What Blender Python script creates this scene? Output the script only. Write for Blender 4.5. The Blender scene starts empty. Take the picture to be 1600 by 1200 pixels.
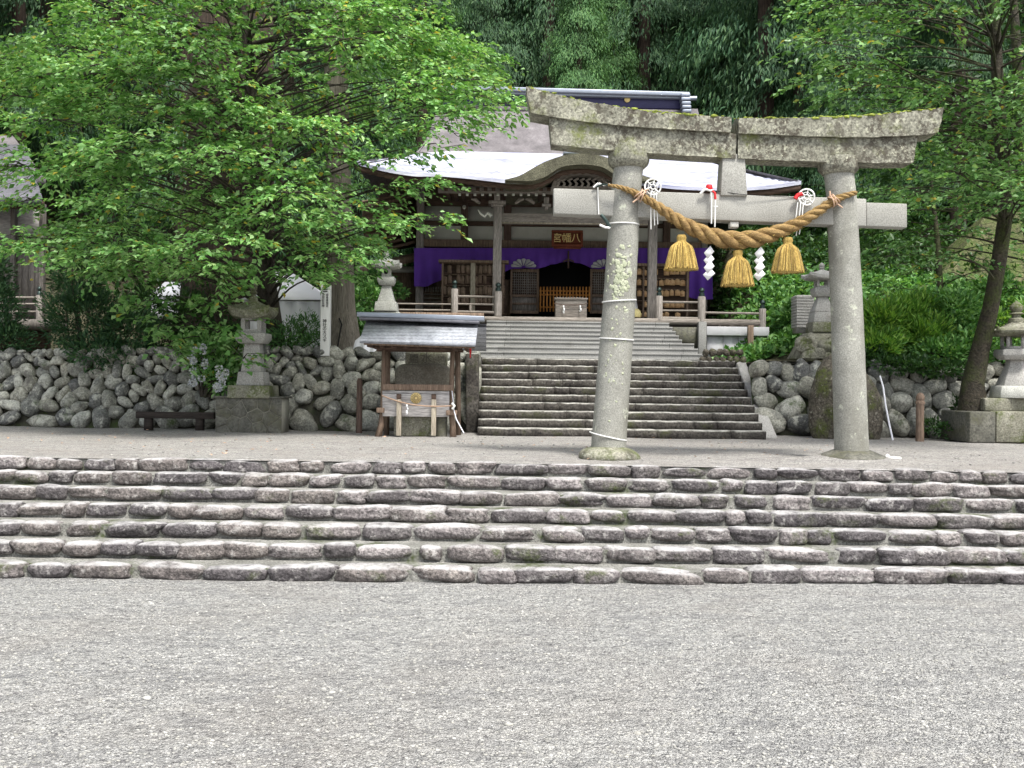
import bpy, bmesh, math, random
import numpy as np
from mathutils import Vector, Matrix, noise as mnoise
random.seed(7); RNG = np.random.default_rng(7)
S = bpy.context.scene
COL = S.collection
PI = math.pi
# ------------------------------------------------------------ camera, world, sun
ROLL = 0.0125
cam = bpy.data.objects.new('camera', bpy.data.cameras.new('camera')); COL.objects.link(cam)
cam.location = (0, 0, 0); cam.rotation_euler = (PI/2, -ROLL, 0)
cam.data.sensor_width = 36; cam.data.lens = 36; cam.data.clip_start = .05; cam.data.clip_end = 2000
S.camera = cam
SUN_EL, SUN_AZ = math.radians(62), math.radians(152)      # azimuth from +Y towards +X: high, behind the camera's right shoulder
w = bpy.data.worlds.new('World'); S.world = w; w.use_nodes = True
nt = w.node_tree; bg = nt.nodes['Background']
sky = nt.nodes.new('ShaderNodeTexSky'); sky.sky_type = 'NISHITA'; sky.sun_disc = False
sky.sun_elevation = SUN_EL; sky.sun_rotation = SUN_AZ; sky.dust_density = 3; sky.air_density = 1
hs = nt.nodes.new('ShaderNodeHueSaturation'); hs.inputs['Saturation'].default_value = .38
nt.links.new(sky.outputs[0], hs.inputs['Color']); nt.links.new(hs.outputs[0], bg.inputs[0])
bg.inputs[1].default_value = .13
sl = bpy.data.lights.new('sun', 'SUN'); sl.energy = 2.6; sl.angle = math.radians(12); sl.color = (1, .97, .9)
sun = bpy.data.objects.new('sun', sl); COL.objects.link(sun)
sd = Vector((math.sin(SUN_AZ)*math.cos(SUN_EL), math.cos(SUN_AZ)*math.cos(SUN_EL), math.sin(SUN_EL)))
sun.rotation_euler = sd.to_track_quat('Z', 'Y').to_euler()
S.view_settings.view_transform = 'Standard'; S.view_settings.look = 'None'
S.view_settings.exposure = 1.12; S.view_settings.gamma = 1
S.cycles.max_bounces = 6; S.cycles.diffuse_bounces = 3; S.cycles.transparent_max_bounces = 8
S.cycles.use_denoising = True

# ------------------------------------------------------------ pixel -> world (Y = real distance in metres)
CR, SR = math.cos(ROLL), math.sin(ROLL)
def P(px, py, Y):
    x = (px-800)/1600*Y; z = (600-py)/1600*Y
    return Vector((x*CR - z*SR, Y, x*SR + z*CR))

# ------------------------------------------------------------ materials
def rgb(c): return (c[0], c[1], c[2], 1)
def new_mat(name):
    m = bpy.data.materials.new(name); m.use_nodes = True
    n = m.node_tree; b = n.nodes['Principled BSDF']
    return m, n, b
class NB:
    def __init__(s, n): s.n = n; s.tc = n.nodes.new('ShaderNodeTexCoord'); s.geo = n.nodes.new('ShaderNodeNewGeometry')
    def noise(s, scale, detail=4, vec=None, rough=.6, dist=0):
        t = s.n.nodes.new('ShaderNodeTexNoise'); t.inputs['Scale'].default_value = scale; t.inputs['Detail'].default_value = detail
        t.inputs['Roughness'].default_value = rough; t.inputs['Distortion'].default_value = dist
        s.n.links.new(vec if vec else s.tc.outputs['Object'], t.inputs['Vector']); return t.outputs['Fac']
    def voro(s, scale, out='Color', vec=None, feature='F1'):
        t = s.n.nodes.new('ShaderNodeTexVoronoi'); t.inputs['Scale'].default_value = scale; t.feature = feature
        s.n.links.new(vec if vec else s.tc.outputs['Object'], t.inputs['Vector']); return t.outputs[out]
    def wave(s, scale, axis='X', dist=2, detail=2, prof='SIN'):
        t = s.n.nodes.new('ShaderNodeTexWave'); t.bands_direction = axis; t.inputs['Scale'].default_value = scale; t.wave_profile = prof
        t.inputs['Distortion'].default_value = dist; t.inputs['Detail'].default_value = detail
        s.n.links.new(s.tc.outputs['Object'], t.inputs['Vector']); return t.outputs['Fac']
    def scalevec(s, sx, sy, sz):
        t = s.n.nodes.new('ShaderNodeMapping'); t.inputs['Scale'].default_value = (sx, sy, sz)
        s.n.links.new(s.tc.outputs['Object'], t.inputs['Vector']); return t.outputs[0]
    def ramp(s, fac, stops, interp='LINEAR'):
        t = s.n.nodes.new('ShaderNodeValToRGB'); cr = t.color_ramp; cr.interpolation = interp
        while len(cr.elements) > 1: cr.elements.remove(cr.elements[-1])
        cr.elements[0].position = stops[0][0]; cr.elements[0].color = rgb(stops[0][1])
        for p, c in stops[1:]:
            e = cr.elements.new(p); e.color = rgb(c)
        s.n.links.new(fac, t.inputs[0]); return t.outputs[0]
    def step(s, fac, a, b):
        t = s.n.nodes.new('ShaderNodeMapRange'); t.inputs['From Min'].default_value = a; t.inputs['From Max'].default_value = b
        s.n.links.new(fac, t.inputs['Value']); return t.outputs[0]
    def math(s, op, a, b=None):
        t = s.n.nodes.new('ShaderNodeMath'); t.operation = op
        for i, v in enumerate((a, b)):
            if v is None: continue
            if isinstance(v, (int, float)): t.inputs[i].default_value = v
            else: s.n.links.new(v, t.inputs[i])
        return t.outputs[0]
    def mix(s, fac, a, b, mode='MIX'):
        t = s.n.nodes.new('ShaderNodeMix'); t.data_type = 'RGBA'; t.blend_type = mode
        if isinstance(fac, (int, float)): t.inputs[0].default_value = fac
        else: s.n.links.new(fac, t.inputs[0])
        for i, v in ((6, a), (7, b)):
            if isinstance(v, tuple): t.inputs[i].default_value = rgb(v)
            else: s.n.links.new(v, t.inputs[i])
        return t.outputs[2]
    def bump(s, h, strength, dist=.02, bsdf=None):
        t = s.n.nodes.new('ShaderNodeBump'); t.inputs['Strength'].default_value = strength; t.inputs['Distance'].default_value = dist
        s.n.links.new(h, t.inputs['Height'])
        if bsdf: s.n.links.new(t.outputs[0], bsdf.inputs['Normal'])
        return t.outputs[0]
    def nz(s):
        t = s.n.nodes.new('ShaderNodeSeparateXYZ'); s.n.links.new(s.geo.outputs['Normal'], t.inputs[0]); return t.outputs[2]
    def island(s): return s.geo.outputs['Random Per Island']
def mottled(name, stops, scale=3, rough=.8, fine=40, fine_amt=.25, bump=.3, bdist=.01, moss=None, moss_thr=(.5, .62), stains=None,
            island=0, streak=None, spec=.3, lichen=None, topmoss=None, toplight_wear=None, stains2=None):
    m, n, b = new_mat(name); q = NB(n)
    vec = q.scalevec(*streak) if streak else None
    col = q.ramp(q.noise(scale, 5, vec), stops)
    f = q.noise(fine, 3, vec)
    col = q.mix(fine_amt, col, q.ramp(f, [(.3, (.0, .0, .0)), (.7, (1, 1, 1))]), 'OVERLAY')
    if island:
        col = q.mix(island, col, q.ramp(q.island(), [(0, (.05, .05, .06)), (.35, (.4, .4, .36)), (.7, (.55, .52, .42)), (1, (.95, .95, .9))]), 'OVERLAY')
    if stains:   # (colour, scale, lo, hi, amount)
        c, sc, lo, hi, am = stains
        k = q.math('MULTIPLY', q.step(q.noise(sc, 6, q.scalevec(1, 1, .5)), lo, hi), am); col = q.mix(k, col, c)
    if stains2:   # clustered fine speckle
        c, sc, lo, hi, am = stains2
        k = q.math('MULTIPLY', q.math('MULTIPLY', q.step(q.noise(sc, 5, None, .7), lo, hi), q.step(q.noise(2.6, 4, q.scalevec(1, 1, .6)), .44, .56)), am); col = q.mix(k, col, c)
    if lichen:
        c, sc, lo, hi, am = lichen
        k = q.math('MULTIPLY', q.step(q.noise(sc, 5, None, .7), lo, hi), am); col = q.mix(k, col, c)
    if moss:
        k = q.step(q.noise(2.3, 5), *moss_thr); k = q.math('MULTIPLY', k, q.step(q.noise(30, 3), .3, .6)); col = q.mix(k, col, moss)
    if topmoss:
        k = q.math('MULTIPLY', q.step(q.nz(), .3, .8), q.step(q.noise(1.7, 5), .42, .6)); col = q.mix(k, col, topmoss)
    if toplight_wear:     # upper faces foot-worn and paled, light from above put into the colour: (colour, amount)
        k = q.math('MULTIPLY', q.math('MULTIPLY', q.step(q.nz(), toplight_wear[2] if len(toplight_wear) > 2 else .45, .95), q.step(q.noise(7, 6, None, .7), .3, .62)), toplight_wear[1]); col = q.mix(k, col, toplight_wear[0])
    n.links.new(col, b.inputs['Base Color']); b.inputs['Roughness'].default_value = rough
    b.inputs['Specular IOR Level'].default_value = spec
    h = q.math('ADD', q.noise(scale*4, 6, vec), q.math('MULTIPLY', f, .4)); q.bump(h, bump, bdist, b)
    return m
def plain(name, c, rough=.6, metal=0, spec=.4, var=.12, sc=6):
    m, n, b = new_mat(name); q = NB(n)
    col = q.mix(var, c, q.ramp(q.noise(sc, 5), [(.3, (.1, .1, .1)), (.7, (.9, .9, .9))]), 'OVERLAY')
    n.links.new(col, b.inputs['Base Color']); b.inputs['Roughness'].default_value = rough; b.inputs['Metallic'].default_value = metal
    b.inputs['Specular IOR Level'].default_value = spec; return m
def wood(name, c1, c2, axis='Z', rough=.75, scale=2.5):
    st = {'Z': (9, 9, .6), 'X': (.6, 9, 9), 'Y': (9, .6, 9)}[axis]
    return mottled(name, [(.3, c1), (.7, c2)], scale=scale, rough=rough, fine=14, fine_amt=.5, bump=.35, bdist=.006, streak=st, spec=.2)
def leafmat(name, c1, c2, c3, trans=.35, rough=.45, yellow=None):
    m, n, b = new_mat(name); q = NB(n)
    col = q.ramp(q.island(), [(0, c1), (.5, c2), (.97, c3)] + ([(.985, yellow)] if yellow else []))
    big = q.ramp(q.noise(.55, 3), [(.35, (.35, .35, .35)), (.65, (.65, .65, .65))]); col = q.mix(.6, col, big, 'OVERLAY')
    n.links.new(col, b.inputs['Base Color']); b.inputs['Roughness'].default_value = rough; b.inputs['Specular IOR Level'].default_value = .35
    tr = n.nodes.new('ShaderNodeBsdfTranslucent'); n.links.new(q.mix(1.0, col, (1.0, 1.0, .45), 'MULTIPLY'), tr.inputs[0])
    mx = n.nodes.new('ShaderNodeMixShader'); mx.inputs[0].default_value = trans
    n.links.new(b.outputs[0], mx.inputs[1]); n.links.new(tr.outputs[0], mx.inputs[2])
    n.links.new(mx.outputs[0], n.nodes['Material Output'].inputs[0]); return m

def gravel_mat(name, tint=(1, 1, 1), dirt=.35):
    m, n, b = new_mat(name); q = NB(n)
    cell = q.voro(135, 'Color'); sp = n.nodes.new('ShaderNodeSeparateColor'); n.links.new(cell, sp.inputs[0])
    col = q.ramp(sp.outputs[0], [(0, (.175, .172, .17)), (.3, (.30, .297, .29)), (.65, (.405, .40, .387)), (.9, (.49, .485, .465)), (1, (.58, .575, .56))])
    nn = q.noise(38, 5, None, .75)
    col = q.mix(.4, col, q.ramp(nn, [(.36, (.12, .12, .12)), (.64, (.88, .88, .87))]), 'OVERLAY')
    cell2 = q.voro(48, 'Color'); sp2 = n.nodes.new('ShaderNodeSeparateColor'); n.links.new(cell2, sp2.inputs[0])
    col = q.mix(q.math('MULTIPLY', q.step(sp2.outputs[1], .97, .98), .35), col, (.50, .495, .48))
    col = q.mix(q.math('MULTIPLY', q.step(sp2.outputs[2], .95, .965), .6), col, (.10, .095, .105))
    big = q.noise(.7, 6, None, .6, .6)
    col = q.mix(q.math('MULTIPLY', q.step(big, .47, .66), dirt), col, (.30, .275, .25))
    col = q.mix(q.math('MULTIPLY', q.step(q.noise(3.2, 6, q.scalevec(.6, 1.4, 1)), .48, .7), .5), col, (.21, .21, .215))
    col = q.mix(1, col, tint, 'MULTIPLY')
    n.links.new(col, b.inputs['Base Color']); b.inputs['Roughness'].default_value = .9; b.inputs['Specular IOR Level'].default_value = .15
    h = q.math('SUBTRACT', 1.0, q.voro(105, 'Distance'))
    h = q.math('ADD', q.math('ADD', h, q.math('MULTIPLY', q.noise(22, 5), 3.2)), q.math('MULTIPLY', q.noise(6, 5, None, .65), 7))
    col2 = q.mix(.32, col, q.ramp(q.noise(14, 6, q.scalevec(.7, 1.3, 1), .7), [(.38, (.25, .25, .26)), (.62, (.75, .75, .74))]), 'OVERLAY'); n.links.new(col2, b.inputs['Base Color'])
    q.bump(h, 1.0, .016, b)
    return m

M = {}
M['gravel'] = gravel_mat('gravel'); M['gravel2'] = gravel_mat('gravel_terrace', (1.15, 1.11, 1.09), .35)
M['earth'] = mottled('forest_soil', [(.3, (.03, .035, .018)), (.7, (.07, .06, .035))], 1.5, fine=9, fine_amt=.5, bump=.6, bdist=.08)
M['packed'] = mottled('packed_earth', [(.3, (.16, .15, .13)), (.7, (.28, .27, .25))], 1.2, fine=30, fine_amt=.4)
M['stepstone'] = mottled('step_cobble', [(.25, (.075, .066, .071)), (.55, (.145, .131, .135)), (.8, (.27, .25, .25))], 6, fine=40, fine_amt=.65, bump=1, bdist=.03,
    island=.45, lichen=((.50, .48, .46), 11, .55, .68, .65), moss=(.07, .085, .03), moss_thr=(.57, .68), spec=.35, toplight_wear=((.52, .51, .51), .9, .62))
M['mortar'] = mottled('step_mortar', [(.3, (.13, .128, .115)), (.7, (.27, .265, .245))], 4, fine=60, fine_amt=.6, moss=(.06, .075, .03), moss_thr=(.53, .62), bump=.8, bdist=.015)
M['boulder'] = mottled('wall_boulder', [(.3, (.155, .16, .155)), (.6, (.28, .28, .262)), (.8, (.40, .39, .35))], 3.5, fine=34, fine_amt=.5, bump=.7, bdist=.02, island=.6,
    lichen=((.48, .48, .42), 7, .54, .62, .7), stains=((.06, .055, .05), 5, .56, .66, .6), moss=(.06, .085, .03), moss_thr=(.6, .7))
M['gap'] = mottled('gap_soil', [(.3, (.035, .033, .025)), (.7, (.085, .085, .06))], 4, moss=(.05, .08, .02))
M['torii'] = mottled('torii_granite', [(.3, (.21, .208, .185)), (.7, (.33, .328, .295))], 2, fine=70, fine_amt=.35, bump=.35, bdist=.006,
    stains=((.15, .145, .12), 2.2, .50, .70, .75), lichen=((.50, .52, .42), 7, .60, .66, .8))
M['torii_clean'] = mottled('torii_tie_beam_stone', [(.3, (.27, .265, .24)), (.7, (.37, .365, .335))], 1.6, fine=80, fine_amt=.35, bump=.2, bdist=.004)
M['torii_top'] = mottled('weathered_lintel_stone', [(.3, (.155, .152, .118)), (.7, (.29, .285, .23))], 2.2, fine=38, fine_amt=.6, bump=.9, bdist=.014,
    stains2=((.06, .05, .038), 13, .47, .55, .85), stains=((.07, .06, .045), 4.6, .56, .64, .7), lichen=((.50, .50, .38), 17, .59, .65, .7), moss=(.15, .17, .05), moss_thr=(.54, .68), topmoss=(.26, .32, .05))
M['lantern'] = mottled('lantern_granite', [(.3, (.30, .29, .275)), (.7, (.43, .42, .40))], 3, fine=60, fine_amt=.4, bump=.4, bdist=.008, stains=((.15, .14, .11), 3, .55, .7, .6))
M['lantern_pale'] = mottled('pale_lantern_granite', [(.3, (.42, .42, .39)), (.7, (.56, .56, .52))], 3, fine=60, fine_amt=.35, bump=.4, bdist=.008, stains=((.22, .21, .17), 3, .58, .72, .5))
M['lantern_moss'] = mottled('mossy_granite', [(.3, (.15, .145, .11)), (.7, (.29, .28, .23))], 3, fine=40, fine_amt=.5, bump=.6, bdist=.012, moss=(.08, .10, .025), moss_thr=(.45, .6),
    stains=((.05, .045, .035), 4, .54, .64, .8), lichen=((.45, .45, .38), 8, .6, .68, .7))
M['plinth'] = mottled('plinth_stone', [(.3, (.075, .075, .065)), (.7, (.15, .145, .12))], 3, fine=30, fine_amt=.5, bump=.5, bdist=.012, moss=(.06, .06, .02), moss_thr=(.5, .7))
M['joint'] = plain('pale_joint', (.3, .29, .24), .9)
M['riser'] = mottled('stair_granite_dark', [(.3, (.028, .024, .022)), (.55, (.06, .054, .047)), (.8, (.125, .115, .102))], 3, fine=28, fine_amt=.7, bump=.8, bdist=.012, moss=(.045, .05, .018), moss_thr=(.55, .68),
    lichen=((.25, .24, .22), 12, .6, .7, .4), toplight_wear=((.52, .51, .47), .95))
M['conc'] = mottled('stair_concrete', [(.3, (.225, .222, .215)), (.7, (.30, .298, .288))], 1.5, fine=50, fine_amt=.3, bump=.2, bdist=.005, stains=((.17, .165, .155), 2.5, .55, .75, .5))
M['dkwood'] = wood('dark_timber', (.055, .036, .028), (.14, .092, .07), 'X')
M['dkwoodz'] = wood('dark_timber_upright', (.075, .05, .042), (.17, .115, .092), 'Z')
M['grwood'] = wood('grey_timber', (.19, .17, .155), (.32, .29, .265), 'Z')
M['grwoodx'] = wood('grey_timber_beam', (.18, .16, .14), (.31, .275, .245), 'X')
M['brwood'] = wood('brown_timber', (.14, .098, .072), (.27, .195, .145), 'Z')
M['palewood'] = wood('pale_timber', (.30, .26, .20), (.45, .40, .32), 'Z')
M['shadegrey'] = wood('shaded_grey_timber', (.11, .10, .09), (.20, .18, .165), 'Z')  # grey timber darkened: the left building's shade put into the colour
M['lichen'] = mottled('pale_lichen', [(.3, (.30, .33, .22)), (.7, (.46, .48, .36))], 20, fine=90)
M['darkrock'] = mottled('dark_speckled_rock', [(.3, (.05, .042, .032)), (.7, (.13, .115, .09))], 4, fine=30, fine_amt=.7, bump=.9, bdist=.03, lichen=((.35, .33, .27), 12, .58, .64, .8), moss=(.08, .10, .02), moss_thr=(.5, .62))
M['blackwood'] = wood('blackened_timber', (.02, .016, .014), (.05, .04, .035), 'X')
M['moss'] = mottled('bright_moss', [(.3, (.12, .15, .02)), (.7, (.30, .35, .06))], 8, fine=60, fine_amt=.6, bump=.8)
M['palegrey'] = wood('pale_grey_board', (.34, .32, .31), (.48, .46, .45), 'X')
M['orange'] = wood('orange_varnished_timber', (.32, .13, .03), (.50, .22, .06), 'Z')
M['plaque'] = mottled('votive_plaque_wood', [(.3, (.50, .28, .14)), (.7, (.75, .52, .32))], 6, island=.5)
M['plaster'] = plain('white_plaster', (.66, .66, .60), .85)
M['purple'] = plain('purple_cloth', (.15, .06, .42), .75, sc=2, spec=.15)
M['fan'] = plain('pale_fan_crest', (.50, .50, .52), .6)
M['whitepaint'] = plain('white_paint', (.8, .8, .78), .5)
M['panel'] = plain('pale_board', (.50, .50, .52), .7)
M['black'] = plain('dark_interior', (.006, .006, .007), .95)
M['bronze'] = plain('dark_bronze', (.04, .06, .055), .4, .6)
M['gold'] = plain('gold_leaf', (.85, .66, .28), .5, 0)
M['signred'] = mottled('red_lacquer', [(.3, (.13, .035, .02)), (.7, (.22, .065, .035))], 3)
M['metalroof'] = mottled('pale_metal_roof', [(.36, (.30, .31, .44)), (.62, (.66, .67, .76))], .9, rough=.35, fine=5, fine_amt=.2, bump=.35, bdist=.03, streak=(.6, 3, 3), spec=.5)
M['ridge'] = plain('blue_black_ridge_metal', (.03, .028, .085), .45, .2)
M['ridgecap'] = plain('ridge_cap_metal', (.28, .31, .37), .4, .4)
M['basinrock'] = mottled('pale_brown_boulder', [(.3, (.14, .125, .10)), (.7, (.30, .28, .235))], 2, fine=40, fine_amt=.4, stains=((.10, .085, .06), 2, .5, .65, .6))
M['karamoss'] = mottled('mossy_bark_roof', [(.3, (.055, .052, .035)), (.7, (.15, .145, .10))], 4, fine=40, fine_amt=.6, bump=.7, bdist=.02, topmoss=(.2, .23, .08))
def shingle(name, c1, c2, n_rows, axis='Z', dark=.35, soft=1):
    m, n, b = new_mat(name); q = NB(n)
    col = q.ramp(q.noise(1.3, 6, None, .7), [(.3, c1), (.7, c2)])
    wv = q.wave(n_rows, axis, .15, 1, 'SAW'); col = q.mix(q.math('MULTIPLY', q.step(wv, .8, 1), soft), col, tuple(x*dark for x in c1))
    col = q.mix(.5, col, q.ramp(q.noise(1.1, 6, q.scalevec(2.2, 1, .35), .7), [(.35, (.2, .2, .2)), (.65, (.8, .8, .8))]), 'OVERLAY')
    col = q.mix(.45, col, q.ramp(q.noise(22, 4, q.scalevec(1, 1, 4)), [(.3, (.1, .1, .1)), (.7, (.9, .9, .9))]), 'OVERLAY')
    n.links.new(col, b.inputs['Base Color']); b.inputs['Roughness'].default_value = .75; q.bump(wv, .35, .015, b); return m
M['bigroof'] = shingle('grey_bark_shingles', (.105, .095, .10), (.18, .165, .172), 5.5, dark=.6, soft=.45)
M['basinroof'] = shingle('silver_shingles', (.26, .275, .31), (.40, .415, .46), 5.5)
M['slateroof'] = shingle('dark_grey_shingles', (.10, .10, .115), (.18, .18, .21), 6)
M['straw'] = mottled('rice_straw', [(.3, (.25, .16, .04)), (.7, (.50, .37, .13))], 4, island=.75, fine=30, fine_amt=.6, bump=.8, bdist=.01, streak=(10, 10, .8))
M['rope'] = mottled('weathered_straw_rope', [(.3, (.155, .092, .034)), (.7, (.35, .235, .095))], 4, fine=55, fine_amt=.7, bump=.8, bdist=.008, streak=(1, 6, 6))
M['twine'] = plain('white_twine', (.75, .75, .73), .7)
M['tan'] = plain('tan_twine', (.5, .34, .24), .8)
M['paper'] = plain('white_paper', (.85, .85, .85), .7, var=.02)
M['red'] = plain('red_cloth', (.55, .015, .02), .6)
M['tent'] = plain('white_canvas', (.78, .78, .82), .5, var=.05)
M['bark'] = mottled('bark', [(.3, (.028, .023, .018)), (.7, (.075, .063, .048))], 4, fine=30, fine_amt=.6, bump=1, bdist=.03, streak=(3, 3, .6), moss=(.05, .07, .02), moss_thr=(.55, .65))
M['barkmoss'] = mottled('mossy_bark', [(.3, (.022, .019, .014)), (.7, (.055, .046, .032))], 4, fine=30, fine_amt=.6, bump=1, bdist=.03, moss=(.045, .06, .014), moss_thr=(.45, .6))
M['cedarbark'] = mottled('cedar_bark', [(.3, (.035, .024, .018)), (.7, (.085, .06, .045))], 3, fine=16, fine_amt=.6, bump=1, bdist=.04, streak=(5, 5, .25))
M['greybark'] = mottled('grey_cedar_bark', [(.3, (.12, .105, .085)), (.7, (.22, .195, .16))], 3, fine=16, fine_amt=.5, bump=.8, bdist=.03, streak=(5, 5, .25))
M['thatch'] = mottled('mossy_thatch', [(.3, (.04, .045, .018)), (.7, (.13, .125, .06))], 3, fine=14, fine_amt=.8, bump=1, bdist=.08, moss=(.07, .11, .02), moss_thr=(.42, .56))
M['leaf'] = leafmat('broadleaf', (.075, .20, .045), (.18, .38, .11), (.40, .62, .28), .36, yellow=(.45, .38, .06))
M['leaf_r'] = leafmat('glossy_leaf', (.045, .12, .03), (.11, .25, .065), (.30, .50, .21), .32, .35, yellow=(.4, .33, .05))
M['leaf_dk'] = leafmat('dark_leaf', (.02, .055, .016), (.035, .09, .024), (.06, .13, .03), .3)
M['cover'] = leafmat('ground_cover_leaf', (.05, .14, .035), (.11, .27, .07), (.26, .46, .15), .35)
M['fern'] = leafmat('bright_fern', (.07, .18, .03), (.14, .31, .05), (.30, .48, .10), .4)
M['cedarleaf'] = leafmat('cedar_needles', (.022, .068, .03), (.042, .108, .043), (.08, .16, .058), .2, .6)
M['cedarleaf2'] = leafmat('mid_green_cedar_needles', (.055, .145, .05), (.09, .21, .07), (.15, .29, .09), .25, .6)
M['flower'] = leafmat('pale_hydrangea', (.5, .52, .68), (.65, .67, .78), (.8, .8, .86), .3)
M['hose'] = plain('pale_hose', (.7, .7, .75), .4)
M['pebble'] = mottled('loose_pebble', [(.3, (.26, .258, .25)), (.7, (.39, .385, .37))], 5, island=.3)
M['cloth'] = plain('grey_white_cloth', (.45, .45, .46), .8)
M['sack'] = plain('pale_yellow_sack', (.48, .42, .20), .8)
M['ink'] = plain('black_ink', (.015, .015, .015), .8, var=0)
M['carve'] = plain('carved_shadow_mark', (.12, .115, .10), .95, var=0)

# ------------------------------------------------------------ objects and meshes
def worldloc(o):
    v = Vector((0, 0, 0))
    while o is not None: v += o.location; o = o.parent
    return v
def tagit(o, label=None, cat=None, group=None, kind=None):
    if label: o['label'] = label
    if cat: o['category'] = cat
    if group: o['group'] = group
    if kind: o['kind'] = kind
    return o
def thing(name, label, cat, loc=(0, 0, 0), group=None):
    o = bpy.data.objects.new(name, None); COL.objects.link(o); o.location = loc; o.empty_display_size = .2
    return tagit(o, label, cat, group)
class MB:
    def __init__(s): s.v = []; s.f = []; s.n = 0
    def add(s, V, F):
        V = np.asarray(V, dtype=float).reshape(-1, 3)
        s.v.append(V); k = s.n; s.f.extend([tuple(i+k for i in f) for f in F]); s.n += len(V); return s
    def box(s, c, d, rot=0, tilt=None):
        x, y, z = d[0]/2, d[1]/2, d[2]/2
        V = np.array([(-x,-y,-z),(x,-y,-z),(x,y,-z),(-x,y,-z),(-x,-y,z),(x,-y,z),(x,y,z),(-x,y,z)])
        R = Matrix.Rotation(rot, 3, 'Z')
        if tilt: R = R @ Matrix.Rotation(tilt[1], 3, tilt[0])
        V = V @ np.array(R).T + np.array(c)
        return s.add(V, [(0,3,2,1),(4,5,6,7),(0,1,5,4),(1,2,6,5),(2,3,7,6),(3,0,4,7)])
    def pbox(s, x0, y0, x1, y1, Y, depth):      # a board whose front face has these picture edges at distance Y
        c = P((x0+x1)/2, (y0+y1)/2, Y); sx = abs(x1-x0)/1600*Y; sz = abs(y1-y0)/1600*Y
        return s.box((c.x, Y+depth/2, c.z), (sx, depth, sz))
    def tube(s, pts, rad, n=10, cap=True, flat=1):
        pts = [Vector(p) for p in pts]; N = len(pts)
        if not hasattr(rad, '__len__'): rad = [rad]*N
        V = []; up = None
        for i, p in enumerate(pts):
            t = (pts[min(i+1, N-1)] - pts[max(i-1, 0)]).normalized()
            if up is None: up = Vector((0, 0, 1)) if abs(t.z) < .9 else Vector((0, 1, 0))
            a = t.cross(up).normalized(); b = a.cross(t).normalized(); up = b
            for k in range(n):
                an = 2*PI*k/n; V.append(p + (a*math.cos(an) + b*math.sin(an)*flat)*rad[i])
        F = [(i*n+k, i*n+(k+1) % n, (i+1)*n+(k+1) % n, (i+1)*n+k) for i in range(N-1) for k in range(n)]
        if cap: F += [tuple(range(n-1, -1, -1)), tuple((N-1)*n+k for k in range(n))]
        return s.add([tuple(v) for v in V], [tuple(f) for f in F])
    def lathe(s, c, prof, n=24, rot=0, sq=None):   # prof: list of (r, z)
        V = []
        for r, z in prof:
            for k in range(n):
                an = 2*PI*(k+.5)/n + rot; V.append((c[0]+r*math.cos(an), c[1]+r*math.sin(an), c[2]+z))
        N = len(prof)
        F = [(i*n+k, i*n+(k+1) % n, (i+1)*n+(k+1) % n, (i+1)*n+k) for i in range(N-1) for k in range(n)]
        F += [tuple(range(n-1, -1, -1)), tuple((N-1)*n+k for k in range(n))]
        return s.add(V, F)
    def prism(s, poly, y0, y1, f=None):       # poly in (x,z), extruded along y
        n = len(poly); V = [(x, y0, z) for x, z in poly] + [(x, y1, z) for x, z in poly]
        F = [tuple(range(n)), tuple(range(2*n-1, n-1, -1))] + [(i, n+i, n+(i+1) % n, (i+1) % n) for i in range(n)]
        return s.add(V, F)
    def strip(s, top, bot, y0, y1):            # same-length lists of (x,z): a curved beam
        n = len(top); V = []
        for (x, z), (u, v) in zip(top, bot): V += [(x, y0, z), (u, y0, v), (u, y1, v), (x, y1, z)]
        F = []
        for i in range(n-1):
            a, b = 4*i, 4*i+4
            for k in range(4): F.append((a+k, a+(k+1) % 4, b+(k+1) % 4, b+k))
        F += [(3, 2, 1, 0), (4*n-4, 4*n-3, 4*n-2, 4*n-1)]
        return s.add(V, F)
    def grid(s, fn, nu, nv):
        V = [tuple(fn(i/(nu-1), j/(nv-1))) for j in range(nv) for i in range(nu)]
        F = [(j*nu+i, j*nu+i+1, (j+1)*nu+i+1, (j+1)*nu+i) for j in range(nv-1) for i in range(nu-1)]
        return s.add(V, F)
    def build(s, name, mat, parent=None, smooth=False, bevel=0, label=None, cat=None, group=None, kind=None, thick=0):
        V = np.concatenate(s.v)
        if parent is not None: org = np.array(worldloc(parent))
        else:
            lo, hi = V.min(0), V.max(0); org = np.array([(lo[0]+hi[0])/2, (lo[1]+hi[1])/2, lo[2]])
        me = mesh_from(name, V-org, s.f)
        o = bpy.data.objects.new(name, me); COL.objects.link(o)
        if parent is not None: o.parent = parent
        else: o.location = org
        me.materials.append(mat if not isinstance(mat, str) else M[mat])
        bm = bmesh.new(); bm.from_mesh(me); bmesh.ops.recalc_face_normals(bm, faces=bm.faces)
        if thick:
            bmesh.ops.solidify(bm, geom=bm.faces[:], thickness=thick)
        bm.to_mesh(me); bm.free()
        if smooth:
            me.shade_smooth()
            try: me.set_sharp_from_angle(angle=math.radians(smooth if smooth > 1 else 40))
            except Exception: pass
        if bevel:
            md = o.modifiers.new('edge_wear', 'BEVEL'); md.width = bevel; md.segments = 2; md.limit_method = 'ANGLE'; md.angle_limit = math.radians(40)
        return tagit(o, label, cat, group, kind)
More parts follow.
